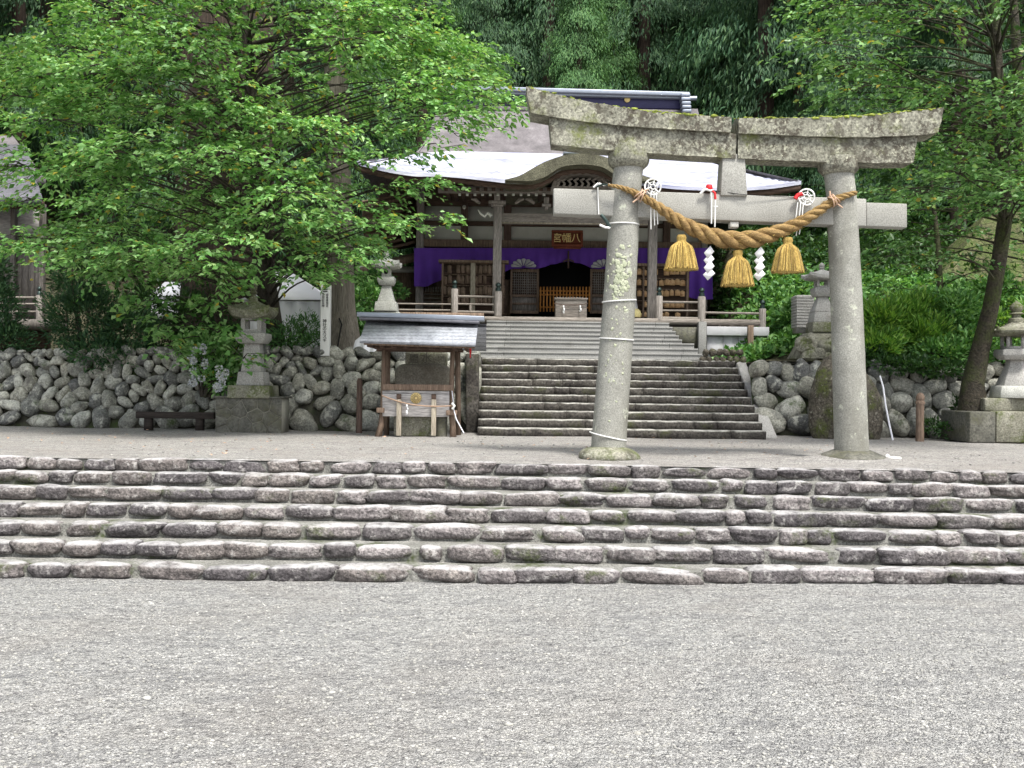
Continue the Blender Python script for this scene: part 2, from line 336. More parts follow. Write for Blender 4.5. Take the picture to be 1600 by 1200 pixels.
def mesh_from(name, V, F):
    me = bpy.data.meshes.new(name)
    V = np.asarray(V, dtype=np.float32)
    if isinstance(F, np.ndarray):
        nf, k = F.shape; flat = F.astype(np.int32).ravel(); tot = np.full(nf, k, np.int32)
    else:
        tot = np.array([len(f) for f in F], np.int32); flat = np.array([i for f in F for i in f], np.int32)
    me.vertices.add(len(V)); me.vertices.foreach_set('co', V.ravel())
    me.loops.add(len(flat)); me.loops.foreach_set('vertex_index', flat)
    me.polygons.add(len(tot)); st = np.concatenate([[0], np.cumsum(tot)[:-1]]).astype(np.int32)
    me.polygons.foreach_set('loop_start', st); me.update(calc_edges=True); me.validate()
    return me
def fast(name, V, F, mat, parent=None, smooth=True, org=None, **kw):
    V = np.asarray(V)
    if parent is not None: org = np.array(worldloc(parent))
    elif org is None:
        lo, hi = V.min(0), V.max(0); org = np.array([(lo[0]+hi[0])/2, (lo[1]+hi[1])/2, lo[2]])
    me = mesh_from(name, V-org, F); me.materials.append(M[mat])
    if smooth: me.shade_smooth()
    o = bpy.data.objects.new(name, me); COL.objects.link(o)
    if parent is not None: o.parent = parent
    else: o.location = org
    return tagit(o, **kw)
def copy_tree(o, parent=None):
    c = o.copy(); COL.objects.link(c); c.parent = parent
    for ch in list(o.children): copy_tree(ch, c)
    return c
def text_obj(txt, x, y, z, h, mat, parent, name='lettering', depth=.006, face=0, xs=1):
    cu = bpy.data.curves.new('t', 'FONT'); cu.body = txt; cu.size = h; cu.align_x = 'CENTER'; cu.align_y = 'CENTER'; cu.extrude = depth
    t = bpy.data.objects.new('t', cu); COL.objects.link(t)
    dg = bpy.context.evaluated_depsgraph_get(); me = bpy.data.meshes.new_from_object(t.evaluated_get(dg))
    bpy.data.objects.remove(t); me.name = name
    o = bpy.data.objects.new(name, me); COL.objects.link(o)
    R = Matrix.Rotation(face, 4, 'Z') @ Matrix.Rotation(PI/2, 4, 'X') @ Matrix.Diagonal((xs, 1, 1, 1))
    org = worldloc(parent) if parent else Vector((0, 0, 0))
    me.transform(Matrix.Translation(Vector((x, y, z)) - org) @ R)
    me.materials.clear(); me.materials.append(M[mat]); o.parent = parent
    return o

# --- rounded stones
def ico(sub):
    bm = bmesh.new(); bmesh.ops.create_icosphere(bm, subdivisions=sub, radius=1)
    V = np.array([v.co[:] for v in bm.verts]); F = np.array([[v.index for v in f.verts] for f in bm.faces]); bm.free(); return V, F
ICO1, ICO2, ICO3 = ico(1), ico(2), ico(3)
def stone(c, axes, r, p=2.5, lump=.09, base=ICO3, rng=RNG):
    V, F = base
    u = V / (np.sum(np.abs(V)**p, 1)**(1/p))[:, None]
    d = np.zeros(len(V))
    for k in range(5):
        w_ = rng.normal(size=3)*(1.4+.7*k); d += np.sin(V @ w_ + rng.uniform(0, 6))*lump/(1+.6*k)
    u = u*(1+d)[:, None]
    A = np.array(axes)                      # rows: local axes
    return (u*np.array(r)) @ A + np.array(c), F
class Stones:
    def __init__(s): s.V = []; s.F = []; s.n = 0
    def add(s, VF):
        s.V.append(VF[0]); s.F.append(VF[1]+s.n); s.n += len(VF[0])
    def build(s, name, mat, parent=None, **kw): return fast(name, np.concatenate(s.V), np.concatenate(s.F), mat, parent, True, **kw)
def pack(poly_in, u0, u1, v0, v1, N, dens=None, seed=1, iters=14):
    r = np.random.default_rng(seed)
    X = np.column_stack([r.uniform(u0, u1, 26000), r.uniform(v0, v1, 26000)])
    X = X[poly_in(X[:, 0], X[:, 1])]
    if dens is not None: X = X[r.uniform(size=len(X)) < dens(X[:, 0], X[:, 1])]
    C = X[r.choice(len(X), N, replace=False)]
    for it in range(iters):
        L = np.argmin(((X[:, None, :]-C[None])**2).sum(2), 1)
        for k in range(N):
            if (L == k).any(): C[k] = C[k]*.2+.8*X[L == k].mean(0) if it < iters-1 else X[L == k].mean(0)
    out = []
    for k in range(N):
        q = X[L == k]
        if len(q) < 8: continue
        cov = np.cov(q.T); e, W = np.linalg.eigh(cov); out.append((q.mean(0), 2*np.sqrt(e), W))
    return out
# ============================================================ SETTING
ZL, ZT, ZU, ZD = -1.6, -.845, .46, 1.46      # lower yard, terrace, shrine yard, shrine deck
def skew(x, k):                               # the flight is a little crooked towards the right
    return max(0, x)/5*(-.33 + .66*k/6)
def nosing(k): return 10.8-.44*k
def sheet(name, xs, ys, zf, mat, kind='structure', yfront=None):
    V = []; nx, ny = len(xs), len(ys)
    for j, y in enumerate(ys):
        for x in xs:
            yy = y if not (yfront and j == 0) else yfront(x)
            V.append((x, yy, zf(x, yy)))
    F = np.array([(j*nx+i, j*nx+i+1, (j+1)*nx+i+1, (j+1)*nx+i) for j in range(ny-1) for i in range(nx-1)])
    return fast(name, np.array(V), F, mat, None, True, org=np.zeros(3), kind=kind)
def und(x, y, a=.012): return a*math.sin(x*1.3+y*.8)+a*.7*math.sin(x*2.9-y*2.1+1)
sheet('ground', list(np.concatenate([[-300, -120, -50, -25], np.linspace(-14, 14, 90), [25, 50, 120, 300]])),
      list(np.concatenate([[-300, -100, -30, -8], np.linspace(0, 8.1, 50), [12, 30, 100, 300]])),
      lambda x, y: ZL + (und(x, y) if abs(x) < 14 and 0 < y < 8.1 else 0), 'gravel')
sheet('terrace_ground', list(np.linspace(-16, 16, 120)), list(np.concatenate([[10.9], np.linspace(11.3, 18.4, 40)])),
      lambda x, y: ZT + (und(x, y, .008) if y > 11.2 else 0) + .10*math.exp(-((x-3.98)**2/.25+(y-12.0)**2/.09)), 'gravel2', yfront=lambda x: 10.85+skew(x, 0))
def hillz(x, y):
    d = max(0, y-27.5-(.0 if x > 1.5 else 1.5)) + max(0, abs(x-1.5)-13)*.9*(y > 19)
    z = ZU + .66*d + .25*math.sin(x*.35+y*.2) *min(1, d/4) + .5*math.sin(x*.13-y*.17)*min(1, d/8)
    if 4.6 < x and y > 19.6: z = max(z, ZU + .40*max(0, y-20.5)*min(1, (x-4.6)/1.5))
    return z
sheet('shrine_yard', list(np.linspace(-17, -.80, 20)), list(np.linspace(18.05, 19.7, 4)), lambda x, y: ZU, 'packed')
sheet('shrine_yard_edge', list(np.linspace(4.44, 17, 40)), list(np.linspace(18.05, 19.7, 6)), lambda x, y: hillz(x, y), 'packed')
hy = np.concatenate([np.linspace(19.7, 40, 40), np.linspace(42, 140, 30)])
hx = np.concatenate([np.linspace(-120, -24, 14), np.linspace(-20, 4.2, 20), np.linspace(4.4, 24, 30), np.linspace(28, 120, 14)])
sheet('hillside', list(hx), list(hy), lambda x, y: hillz(x, y)-.003, 'earth')

# ============================================================ LOWER COBBLE STEPS
st = thing('cobble_steps', 'wide flight of seven low steps edged with rounded purplish cobbles', 'steps', (0, 8.2, ZL))
mb = MB(); xs = np.linspace(-9.5, 9.5, 60)
for k in range(7):
    z = ZT-.108*k
    for i in range(59):
        a, b = xs[i], xs[i+1]
        ya, yb = nosing(k)+.07+skew(a, k), nosing(k)+.07+skew(b, k)
        wob = .012*math.sin(i*1.7+k)
        z0, z1 = ZL-.3, z-(.020 if k else .012)
        mb.add([(a, ya, z0), (b, yb, z0), (b, 11.4, z0), (a, 11.4, z0), (a, ya, z1), (b, yb, z1), (b, 11.4, z1), (a, 11.4, z1)],
               [(0, 1, 5, 4), (4, 5, 6, 7)])
mb.build('mortar_bed', 'mortar', st, smooth=60)
for k in range(7):
    s = Stones(); x = -9.5+random.random()*.3; z = ZT-.108*k
    while x < 9.5:
        r = random.random(); L = random.uniform(.30, .56) if r > .16 else random.uniform(.2, .3)
        if k == 6 and r > .5: L *= 1.25
        h = random.uniform(.104, .128); cx = x+L/2; dpt = random.uniform(.095, .13)
        rot = random.gauss(0, .035); tl = random.gauss(0, .02)
        R = Matrix.Rotation(rot, 3, 'Z') @ Matrix.Rotation(tl, 3, 'Y')
        y = nosing(k)+skew(cx, k)+dpt+random.uniform(-.015, .03)
        s.add(stone((cx, y, z-h/2+random.uniform(-.004, .012)), [R.col[0], R.col[1], R.col[2]], (L/2*1.0, dpt, h/2*1.05), random.uniform(2.9, 6), random.uniform(.06, .11)))
        x += L + (random.uniform(-.012, .006) if random.random() > .12 else random.uniform(.02, .06))
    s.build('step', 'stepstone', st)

# ============================================================ DRY STONE WALLS
def wall(name, label, x0, x1, ztop, N, seed, ybase=17.6, lean=.45, big=.45, ystep=0):
    w_ = thing(name, label, 'stone wall', ((x0+x1)/2, ybase, ZT))
    H = max(ztop(x0), ztop(x1))-ZT
    inside = lambda u, v: v < np.vectorize(ztop)(u)-ZT
    cells = pack(inside, x0, x1, 0, H, N, lambda u, v: (.14+.86*np.clip(v/H, 0, 1)**1.1)*np.where(u < -4.2, 1, .62), seed)
    s = Stones(); r = np.random.default_rng(seed)
    nrm = Vector((0, -1, lean/H)).normalized(); upv = Vector((0, lean/H, 1)).normalized()
    for c, e, W in cells:
        a1 = Vector((W[0, 1], 0, 0)) + upv*W[1, 1]; a2 = Vector((W[0, 0], 0, 0)) + upv*W[1, 0]
        ax = [a1.normalized(), a2.normalized(), nrm]
        e2 = np.clip(e, .05, .45); k_ = r.uniform(.97, 1.12); tl = r.normal(0, .3); a1, a2 = a1*math.cos(tl)+a2*math.sin(tl), a2*math.cos(tl)-a1*math.sin(tl)
        ax = [a1.normalized(), a2.normalized(), nrm]; rr = (e2[1]*1.02*k_, e2[0]*1.0/k_, min(e2)*r.uniform(.75, 1.15))
        cen = Vector((c[0], ybase + lean*c[1]/H + .12 + r.uniform(-.04, .04), ZT+c[1]))
        s.add(stone(cen, ax, rr, r.uniform(2.1, 3.0), .125, rng=r))
    s.build('boulder_facing', 'boulder', w_)
    mb = MB()
    n = 30; us = np.linspace(x0, x1, n)
    top = [(u, ztop(u)-.06) for u in us]; bot = [(u, ZT-.1) for u in us]
    mb.add([(u, ybase+lean+.16, z) for u, z in top]+[(u, ybase+.16, z) for u, z in bot]+[(u, 18.6, z) for u, z in top],
           [(i, i+1, n+i+1, n+i) for i in range(n-1)]+[(i, 2*n+i, 2*n+i+1, i+1) for i in range(n-1)])
    mb.build('earth_core', 'gap', w_)
    return w_
wall('boulder_wall', 'long wall of rounded river boulders left of the dark stone stairs', -12.5, -.56, lambda u: .60 if u > -5 else .60-.03*(-5-u), 265, 3)
wall('boulder_wall', 'wall of rounded river boulders right of the dark stone stairs, behind the mossy boulder', 4.22, 12.5, lambda u: .44, 104, 5)
# low pile of cobbles beside the concrete stairs
s = Stones(); w_ = None
for r_ in range(2):
    for i in range(6 if r_ == 0 else 7):
        c = P(1101+i*10.5+(5 if r_ == 0 else 0)-3, 551+r_*11.5, 19.5)
        s.add(stone(c, np.eye(3)[[0, 2, 1]], (.066, .07, .09), 2.3, .1))
s.build('cobble_kerb', 'darkrock', None, label='short double row of small dark cobbles at the right edge of the concrete stairs', cat='cobble edging')

# ============================================================ DARK STONE STAIRS (middle flight)
st = thing('stone_stairs', 'ten dark mossy stone steps with pale edges behind the torii', 'stairs', (1.8, 16.55, ZT))
rr_ = .1335
for k in range(10):
    z = ZT+(k+1)*rr_; y = 16.55+.317*k; mb = MB(); x0, x1 = -.55-.004*k, 4.12-.02*0+(.012*k)
    cuts = sorted([x0]+[random.uniform(x0+.5, x1-.5) for _ in range(3)]+[x1])
    for a, b in zip(cuts, cuts[1:]):
        n = max(3, int((b-a)/.12)); V = []
        for i in range(n+1):
            x = a+.002+(b-a-.004)*i/n
            dz = random.uniform(-.007, .006); dy = random.uniform(-.010, .010)
            V += [(x, y+dy+.012, z-rr_-.03), (x, y+dy, z-.028+dz), (x, y+dy+.026, z+dz), (x, y+.42, z+dz*.3), (x, y+.42, z-rr_-.03)]
        F = []
        for i in range(n):
            o_ = 5*i
            for q in range(5): F.append((o_+q, o_+(q+1) % 5, o_+5+(q+1) % 5, o_+5+q))
        F += [(0, 1, 2, 3, 4), tuple(5*n+q for q in (4, 3, 2, 1, 0))]
        mb.add(V, F)
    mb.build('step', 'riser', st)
mb = MB()
mb.prism([(-.78, ZT-.05), (-.56, ZT-.05), (-.58, ZT+1.36), (-.80, ZT+1.36)], 17.5, 19.6)
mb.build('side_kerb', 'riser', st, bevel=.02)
mb = MB()
mb.add([(4.14, 16.9, ZT-.05), (4.42, 16.9, ZT-.05), (4.42, 19.6, ZT-.05), (4.14, 19.6, ZT-.05),
        (4.22, 17.05, ZT+.05), (4.42, 17.05, ZT+.05), (4.44, 19.6, ZT+1.40), (4.26, 19.6, ZT+1.40)],
       [(0, 3, 2, 1), (4, 5, 6, 7), (0, 1, 5, 4), (1, 2, 6, 5), (2, 3, 7, 6), (3, 0, 4, 7)])
mb.build('side_kerb', 'lantern', st, bevel=.02)

# ============================================================ CONCRETE STAIRS
st = thing('concrete_stairs', 'plain grey concrete stairs rising to the shrine deck', 'stairs', (1.5, 19.5, ZU))
ys_ = [558, 550, 542, 534, 528, 521.5, 515, 508.5, 502, 495]
zprev = ZU-.1
for k, py in enumerate(ys_):
    Y = 19.75+.28*k; z = P(860, py, Y).z
    if k < 4: xa, xb = P(743+1.5*k, py, Y).x, P(1103-6*k, py, Y).x
    elif k < 9: xa, xb = P(757+(k-4)*.8, py, Y).x, P(1066-(k-4)*5, py, Y).x
    else: xa, xb = P(757, py, Y).x, P(1103, py, Y).x
    mb = MB(); cuts = [xa, xa+.42+.1*(k % 2), xb-.5+.1*(k % 3), xb]
    for a, b in zip(cuts, cuts[1:]): mb.box(((a+b)/2, Y+.308, (z-.03+zprev)/2-.02), (b-a-.006, .60, z-zprev+.01)); mb.box(((a+b)/2, Y+.30, z-.0165), (b-a-.004, .62, .033))
    if k < 9: mb.build('step', 'conc', st, bevel=.006)
    else: deckY, deckx0, deckx1 = Y, xa, xb
    zprev = z-.003
ZD = P(860, 495, 19.75+.28*9).z
# ============================================================ TORII
T = thing('torii', 'large weathered stone torii gate with a mossy curved double lintel', 'torii gate', (2.55, 12, ZT))
TY = 12.0
def pillar(pts, rads, name='pillar'):
    mb = MB(); n = 40; path = []
    for i in range(n+1):
        t = i/n*(len(pts)-1); k = min(int(t), len(pts)-2); f = t-k
        path.append(pts[k].lerp(pts[k+1], f))
    rad = [np.interp(i/n*(len(pts)-1), range(len(pts)), rads)+.0015*math.sin(i*2.3) for i in range(n+1)]
    return mb.tube(path, rad, 40).build(name, 'torii', T, smooth=50)
pillar([P(983, 252, TY), P(978, 300, TY), P(967, 480, TY), P(950.5, 701, TY)], [.172, .174, .190, .205])
pillar([P(1310, 266, TY), P(1315, 310, TY), P(1323, 480, TY), P(1331, 712, TY)], [.168, .170, .182, .195])
for (x0, x1, y0, y1) in ((950, 1014, 229, 262), (1279, 1340, 247, 272)):
    c = P((x0+x1)/2, y1, TY); h = (y1-y0)/1600*TY; r = (x1-x0)/3200*TY
    MB().lathe(c, [(r*.80, -.01), (r*.97, .03), (r*1.02, h*.3), (r, h*.75), (r*.95, h)], 14).build('pillar_cap', 'torii_top', T, smooth=35)
def smoothpts(pts, n):
    pts = np.array(pts, float); xs = np.linspace(pts[0, 0], pts[-1, 0], n)
    # Catmull-like smooth interpolation by fitting a quartic
    c = np.polyfit((pts[:, 0]-1150)/320, pts[:, 1], 4); return [(x, np.polyval(c, (x-1150)/320)) for x in xs]
ktop = smoothpts([(822, 137), (860, 146), (900, 157), (950, 167), (1000, 173.5), (1060, 179), (1140, 184.5), (1200, 186.5), (1260, 186.5), (1330, 183), (1400, 177), (1472, 170)], 60)
kbot = smoothpts([(829, 178), (860, 183), (900, 190), (950, 195.5), (1000, 199.5), (1080, 205), (1150, 209), (1250, 214), (1330, 216), (1400, 214), (1464, 209)], 60)
stop_ = smoothpts([(858, 183), (900, 190), (950, 195.5), (1000, 199.5), (1080, 205), (1150, 209), (1250, 214), (1330, 216), (1434, 212)], 60)
sbot = smoothpts([(862, 225), (900, 229), (952, 234), (1010, 239), (1129, 246), (1232, 251), (1340, 254), (1427, 254)], 60)
def curve_beam(top, bot, y0, y1, name, mat, split=None, jit=0):
    mb = MB(); tp = [P(x, y, 11.85) for x, y in top]; bt = [P(x, y, 11.85) for x, y in bot]
    n = len(tp); V = []; rows = 7
    for i in range(n):
        # profile round the beam: front face rows, top, back
        for r in range(rows):
            f = r/(rows-1); p = bt[i].lerp(tp[i], f)
            V.append((p.x+random.uniform(-jit, jit), y0+random.uniform(-jit, jit), p.z+(random.uniform(-jit, jit) if r in (0, rows-1) else 0)))
        pt = tp[i]; V.append((pt.x, (y0+y1)/2, pt.z+(.035 if 'kasagi' in name else 0)+random.uniform(0, jit)))
        V.append((pt.x, y1, pt.z)); V.append((bt[i].x, y1, bt[i].z)); V.append((bt[i].x, (y0+y1)/2, bt[i].z))
    m_ = rows+4; F = []
    for i in range(n-1):
        for k in range(m_): F.append((i*m_+k, i*m_+(k+1) % m_, (i+1)*m_+(k+1) % m_, (i+1)*m_+k))
    F += [tuple(range(m_-1, -1, -1)), tuple((n-1)*m_+k for k in range(m_))]
    mb.add(V, F); return mb.build(name, mat, T, smooth=30)
# each lintel is two stones that meet at a joint above the strut
def cut(pts, x0, x1): return [p for p in pts if x0 <= p[0] <= x1]
for x0, x1 in ((800, 1151), (1153, 1500)):
    a = [p for p in ktop if x0 <= p[0] <= x1]; n = len(a)
    ia = [i for i, p in enumerate(ktop) if x0 <= p[0] <= x1]
    tp = [ktop[i] for i in ia]; bt = [kbot[i] for i in ia]
    if x0 == 1153: tp = [(1153, np.interp(1153, [p[0] for p in ktop], [p[1] for p in ktop]))]+tp; bt = [(1153, np.interp(1153, [p[0] for p in kbot], [p[1] for p in kbot]))]+bt
    curve_beam(tp, bt, 11.80, 12.22, 'upper_lintel_kasagi', 'torii_top', jit=.006)
    ia = [i for i, p in enumerate(stop_) if x0 <= p[0] <= x1]
    tp = [stop_[i] for i in ia]; bt = [sbot[i] for i in ia]
    if x0 == 1153: tp = [(1153, np.interp(1153, [p[0] for p in stop_], [p[1] for p in stop_]))]+tp; bt = [(1153, np.interp(1153, [p[0] for p in sbot], [p[1] for p in sbot]))]+bt
    curve_beam(tp, bt, 11.85, 12.16, 'lower_lintel', 'torii_top', jit=.004)
for o in list(bpy.data.objects):
    if o.name.startswith('upper_lintel_kasagi'): o.name = o.name.replace('upper_lintel_kasagi', 'upper_lintel')
s = Stones(); rm = np.random.default_rng(4)
for i in range(520):
    x = rm.uniform(826, 1470); dens = .95 if 945 < x < 1110 or x > 1160 else .35
    if rm.random() > dens: continue
    y = np.interp(x, [p[0] for p in ktop], [p[1] for p in ktop]); c = P(x, y, 11.85); r_ = rm.uniform(.010, .028)
    s.add(stone((c.x, 11.82+rm.uniform(-.012, .05), c.z+rm.uniform(-.012, .012)), np.eye(3), (r_*1.6, r_, r_*rm.uniform(.4, .8)), 2, .2, ICO1, rm))
s.build('moss_fringe', 'moss', T, kind='stuff')
def slab(pts4, y0, y1): return [(P(x, y, 11.9).x, P(x, y, 11.9).z) for x, y in pts4]
MB().prism(slab([(1129, 240), (1163, 242), (1167, 307), (1125, 306)], 0, 0), 11.87, 12.13).build('centre_strut', 'torii_clean', T, bevel=.01)
MB().prism(slab([(865, 294), (1354, 310.5), (1354, 353.5), (865, 334)], 0, 0), 11.90, 12.10).build('tie_beam', 'torii_clean', T, bevel=.012)
MB().prism(slab([(1354.5, 316), (1418, 318), (1418, 355.5), (1354.5, 353)], 0, 0), 11.91, 12.09).build('tie_beam_end', 'torii_clean', T, bevel=.01)
# foundation stone under the left pillar, collar of cement under the right one
s = Stones(); c = P(951, 707, 12.0)
s.add(stone((c.x, 11.98, ZT+.01), np.eye(3), (.36, .34, .135), 2.2, .05)); s.build('foundation_stone', 'lantern_moss', T)
MB().lathe((P(1331, 712, 12).x, 12, ZT+.02), [(.42, -.05), (.38, .035), (.27, .08), (.22, .10), (.19, .10)], 28).build('cement_collar', 'plinth', T, smooth=50)

rl = np.random.default_rng(15); s = Stones()
for i in range(150):
    py = rl.choice([rl.normal(428, 16), rl.normal(455, 10), rl.uniform(385, 660)], p=[.4, .2, .4]); off = rl.normal(-3, 7) if py < 480 else rl.uniform(-16, 12)
    cxp = np.interp(py, [252, 300, 480, 701], [983, 978, 967, 950.5]); R_ = np.interp(py, [252, 300, 480, 701], [.172, .174, .190, .205])
    c = P(cxp, py, TY); dx = off/1600*12; 
    if abs(dx) > R_*.9: continue
    dy = -math.sqrt(R_*R_-dx*dx); r_ = rl.uniform(.006, .022)*(1.3 if py < 480 else .7); nrm_ = Vector((dx, dy, 0)).normalized(); tx = Vector((-nrm_.y, nrm_.x, 0))
    s.add(stone((c.x+dx, TY+dy, c.z), [tx, Vector((0, 0, 1)), nrm_], (r_, r_*rl.uniform(.7, 1.5), .003), 2, .3, ICO2, rl))
s.build('lichen_patch', 'lichen', T, kind='stuff')
# twine tied round the left pillar
def band(py, Y, px, r, tilt, label, n=1, gap=0, long=0):
    mb = MB()
    for j in range(n):
        c = P(px, py+gap*j, Y); pts = []
        for k in range(37):
            a = 2*PI*k/36; pts.append((c.x+r*math.cos(a), c.y+r*math.sin(a), c.z+tilt*(math.cos(a)+.8*(j*2-1))+.006*math.sin(a)))
        mb.tube(pts, .008, 6)
    mb.build('twine_band', 'twine', None, smooth=60, label=label, cat='twine', group='twine tied round the left torii pillar')
band(351, 12, 973.5, .186, -.002, 'single white twine round the left torii pillar just below its tie beam')
band(469, 12, 967.5, .197, .015, 'doubled white twine round the left torii pillar at mid height', 2, 3)
band(531, 12, 963, .201, -.01, 'single white twine round the left torii pillar near eye level of the dark stairs')
band(686, 12, 950, .214, -.045, 'slack white twine sagging round the foot of the left torii pillar')
mb = MB(); a = P(934, 293, 11.88); b = P(935.5, 335, 11.88)
mb.tube([a+Vector((0, 0, .02)), a, b], .007, 6); mb.tube([a+Vector((-.02, -.0, .01)), a+Vector((.02, 0, .05)), a+Vector((.07, .03, .03)), a+Vector((.14, .0, .04))], .009, 6)
mb.tube([a+Vector((-.05, 0, .0)), a+Vector((0, -.01, .045)), a+Vector((.03, 0, .03))], .012, 6)
mb.build('hanging_twine', 'twine', None, smooth=60, label='white twine knotted over the left end of the torii tie beam', cat='twine')

# ============================================================ SACRED ROPE
RP = [(950, 289, 4), (957, 290, 6), (978, 294.5, 8), (1001, 306, 11), (1028, 322, 14), (1052, 340, 18), (1079, 356, 22), (1109, 369, 25.5), (1143, 376, 27.5), (1177, 374.5, 27), (1204, 367, 23.5), (1237, 354.5, 19.5),
      (1264, 340, 16.5), (1288, 323, 14), (1305, 312, 11), (1322, 305, 9), (1338, 301, 7.5)]
def rope_depth(px):
    if px < 1010: return 11.80+.0*(1010-px)
    if px > 1285: return 11.82
    return 11.80
cen = [P(x, y, rope_depth(x)) for x, y, d in RP]; rd = [d/2/1600*11.8 for x, y, d in RP]
# arc-length resample
seg = [0]
for a, b in zip(cen, cen[1:]): seg.append(seg[-1]+(b-a).length)
L = seg[-1]; n = 420; sp = np.linspace(0, L, n)
cx_ = [np.interp(sp, seg, [p[i] for p in cen]) for i in range(3)]; rr = np.interp(sp, seg, rd)
k_ = np.ones(31)/31
def sm(a):
    e = np.concatenate([a[0]-(a[15:0:-1]-a[0]), a, a[-1]-(a[-2:-17:-1]-a[-1])]); return np.convolve(e, k_, 'valid')
cx_ = [sm(a) for a in cx_]; rr = sm(rr)
rope = thing('sacred_rope', 'thick twisted straw rope sagging between the torii pillars', 'shimenawa rope', (2.6, 11.8, 1.6))
ph = np.cumsum(np.concatenate([[0], np.diff(sp)/(rr[1:]*5.6+.03)]))*2*PI
for sidx in range(3):
    pts = []; rads = []
    for i in range(n):
        a, b = max(0, i-1), min(n-1, i+1)
        t = Vector([cx_[j][b]-cx_[j][a] for j in range(3)]).normalized(); u = t.cross(Vector((0, 1, 0))).normalized(); v = Vector((0, 1, 0))
        an = -ph[i]+sidx*2*PI/3; c = Vector([cx_[j][i] for j in range(3)])
        pts.append(c + (u*math.cos(an)+v*math.sin(an))*rr[i]*.56); rads.append(rr[i]*.53)
    MB().tube(pts, rads, 14).build('rope_strand', 'rope', rope, smooth=60)
for (px, py, sg_) in ((1001, 305, 1), (1302, 313, -1)):
    c = P(px, py, 11.80); mb = MB(); ax = Vector((.80, 0, -.60*sg_)).normalized(); nn_ = Vector((.60*sg_, 0, .80))
    for j in range(4):
        o_ = ax*(j-1.5)*.016; tl = .02*(-1)**j
        mb.tube([c+o_+nn_*(.064*math.sin(a))+Vector((0, -.064*math.cos(a), 0))+ax*tl*math.sin(a) for a in np.linspace(0, 2*PI, 19)], .0075, 5)
    mb.tube([c+nn_*.06, c+nn_*.11+ax*.03], .012, 6); mb.tube([c-nn_*.05+Vector((0, -.03, 0)), c-nn_*.13-ax*.02*sg_+Vector((0, -.04, 0))], .010, 6)
    mb.build('rope_tie', 'tan', rope, smooth=60)
rf_ = np.random.default_rng(8); mb = MB()
for i in range(420):
    k = int(rf_.uniform(20, n-20)); c = Vector([cx_[j][k] for j in range(3)]); t_ = Vector([cx_[j][k+1]-cx_[j][k-1] for j in range(3)]).normalized(); u_ = t_.cross(Vector((0, 1, 0))).normalized()
    a_ = rf_.uniform(0, 6.28); rad = u_*math.cos(a_)+Vector((0, math.sin(a_), 0)); p0 = c+rad*rr[k]*.98; ln = rf_.uniform(.02, .06)
    mb.tube([p0, p0+t_*ln*.5*rf_.choice([-1, 1])+rad*ln*.25, p0+t_*ln*rf_.uniform(-1, 1)+rad*ln*rf_.uniform(.3, .7)+Vector((0, 0, -.01))], [.0022, .0018, .001], 3, False)
mb.build('loose_fibre', 'straw', rope, kind='stuff')
mb = MB(); a = P(950, 289, 11.8); mb.tube([a, a+Vector((-.06, .02, .01)), a+Vector((-.13, .05, -.015))], .012, 6); mb.build('rope_tail', 'bronze', rope, smooth=60)
# tassels
def tassel(px, ytop, ybot, wb, label, wn=15, hn=9):
    top = P(px, ytop, 11.8); H = (ybot-ytop)/1600*11.8; r = wb/3200*11.8; rn = wn/3200*11.8; hn = hn/1600*11.8
    t = thing('straw_tassel', label, 'straw tassel', (top.x, 11.8, top.z-H), 'straw tassels under the sacred rope')
    MB().lathe((top.x, 11.8, top.z-hn), [(rn*.8, -.01), (rn*1.05, .0), (rn*.9, hn*.35), (rn*1.08, hn*.6), (rn*.95, hn), (rn*.9, hn+.012)], 20).build('binding', 'straw', t, smooth=60)
    mb = MB(); zt = top.z-hn; hs_ = H-hn
    prof = [(0, rn*.85), (.06, rn*1.35), (.16, r*.62), (.32, r*.74), (.6, r*.86), (.85, r*.95), (1, r*1.02)]
    mb.lathe((top.x, 11.8, zt), [(np.interp(f, [p[0] for p in prof], [p[1] for p in prof])*.95, -hs_*f) for f in np.linspace(0, .97, 9)], 28)
    for k in range(420):
        a = random.uniform(0, 2*PI); j = random.gauss(0, .03); ln = random.uniform(.93, 1.02); off = random.uniform(.9, 1.04)
        pts = []
        for f in (0, .07, .16, .32, .6, .85, 1):
            R = np.interp(f, [p[0] for p in prof], [p[1] for p in prof])*off; pts.append((top.x+R*math.cos(a+j*f), 11.8+R*math.sin(a+j*f), zt-hs_*f*ln))
        mb.tube(pts, .0042, 4, False)
    mb.build('straw_skirt', 'straw', t, smooth=70)
tassel(1065, 369, 422, 50, 'straw tassel left of the zigzag papers, nearest the left torii pillar')
tassel(1153, 393, 447, 49, 'straw tassel hanging lowest, between the two zigzag papers')
tassel(1231, 373, 426, 48, 'straw tassel right of the zigzag papers, nearest the right torii pillar')
# zigzag papers
def shide(px0, y0, label):
    def q(x, y): p = P(px0+x, y0+y, 11.78); return (p.x, p.y, p.z)
    mb = MB()
    for i, (cy, w_, h_) in enumerate(((8, 8, 10), (19.5, 8.5, 10), (31, 8.5, 10), (42, 9.5, 10))):
        poly = [(9-w_, cy+1), (9+2, cy-h_), (9+w_, cy-1), (9-2, cy+h_)]; d = .006*(i % 2)
        mb.prism([(q(x, y)[0], q(x, y)[2]) for x, y in poly], 11.78+d, 11.784+d)
    mb.build('zigzag_paper', 'paper', None, label=label, cat='paper streamer', group='white zigzag papers under the sacred rope')
shide(1099, 386, 'white zigzag paper streamer left of the lowest straw tassel')
shide(1178, 387, 'white zigzag paper streamer right of the lowest straw tassel')
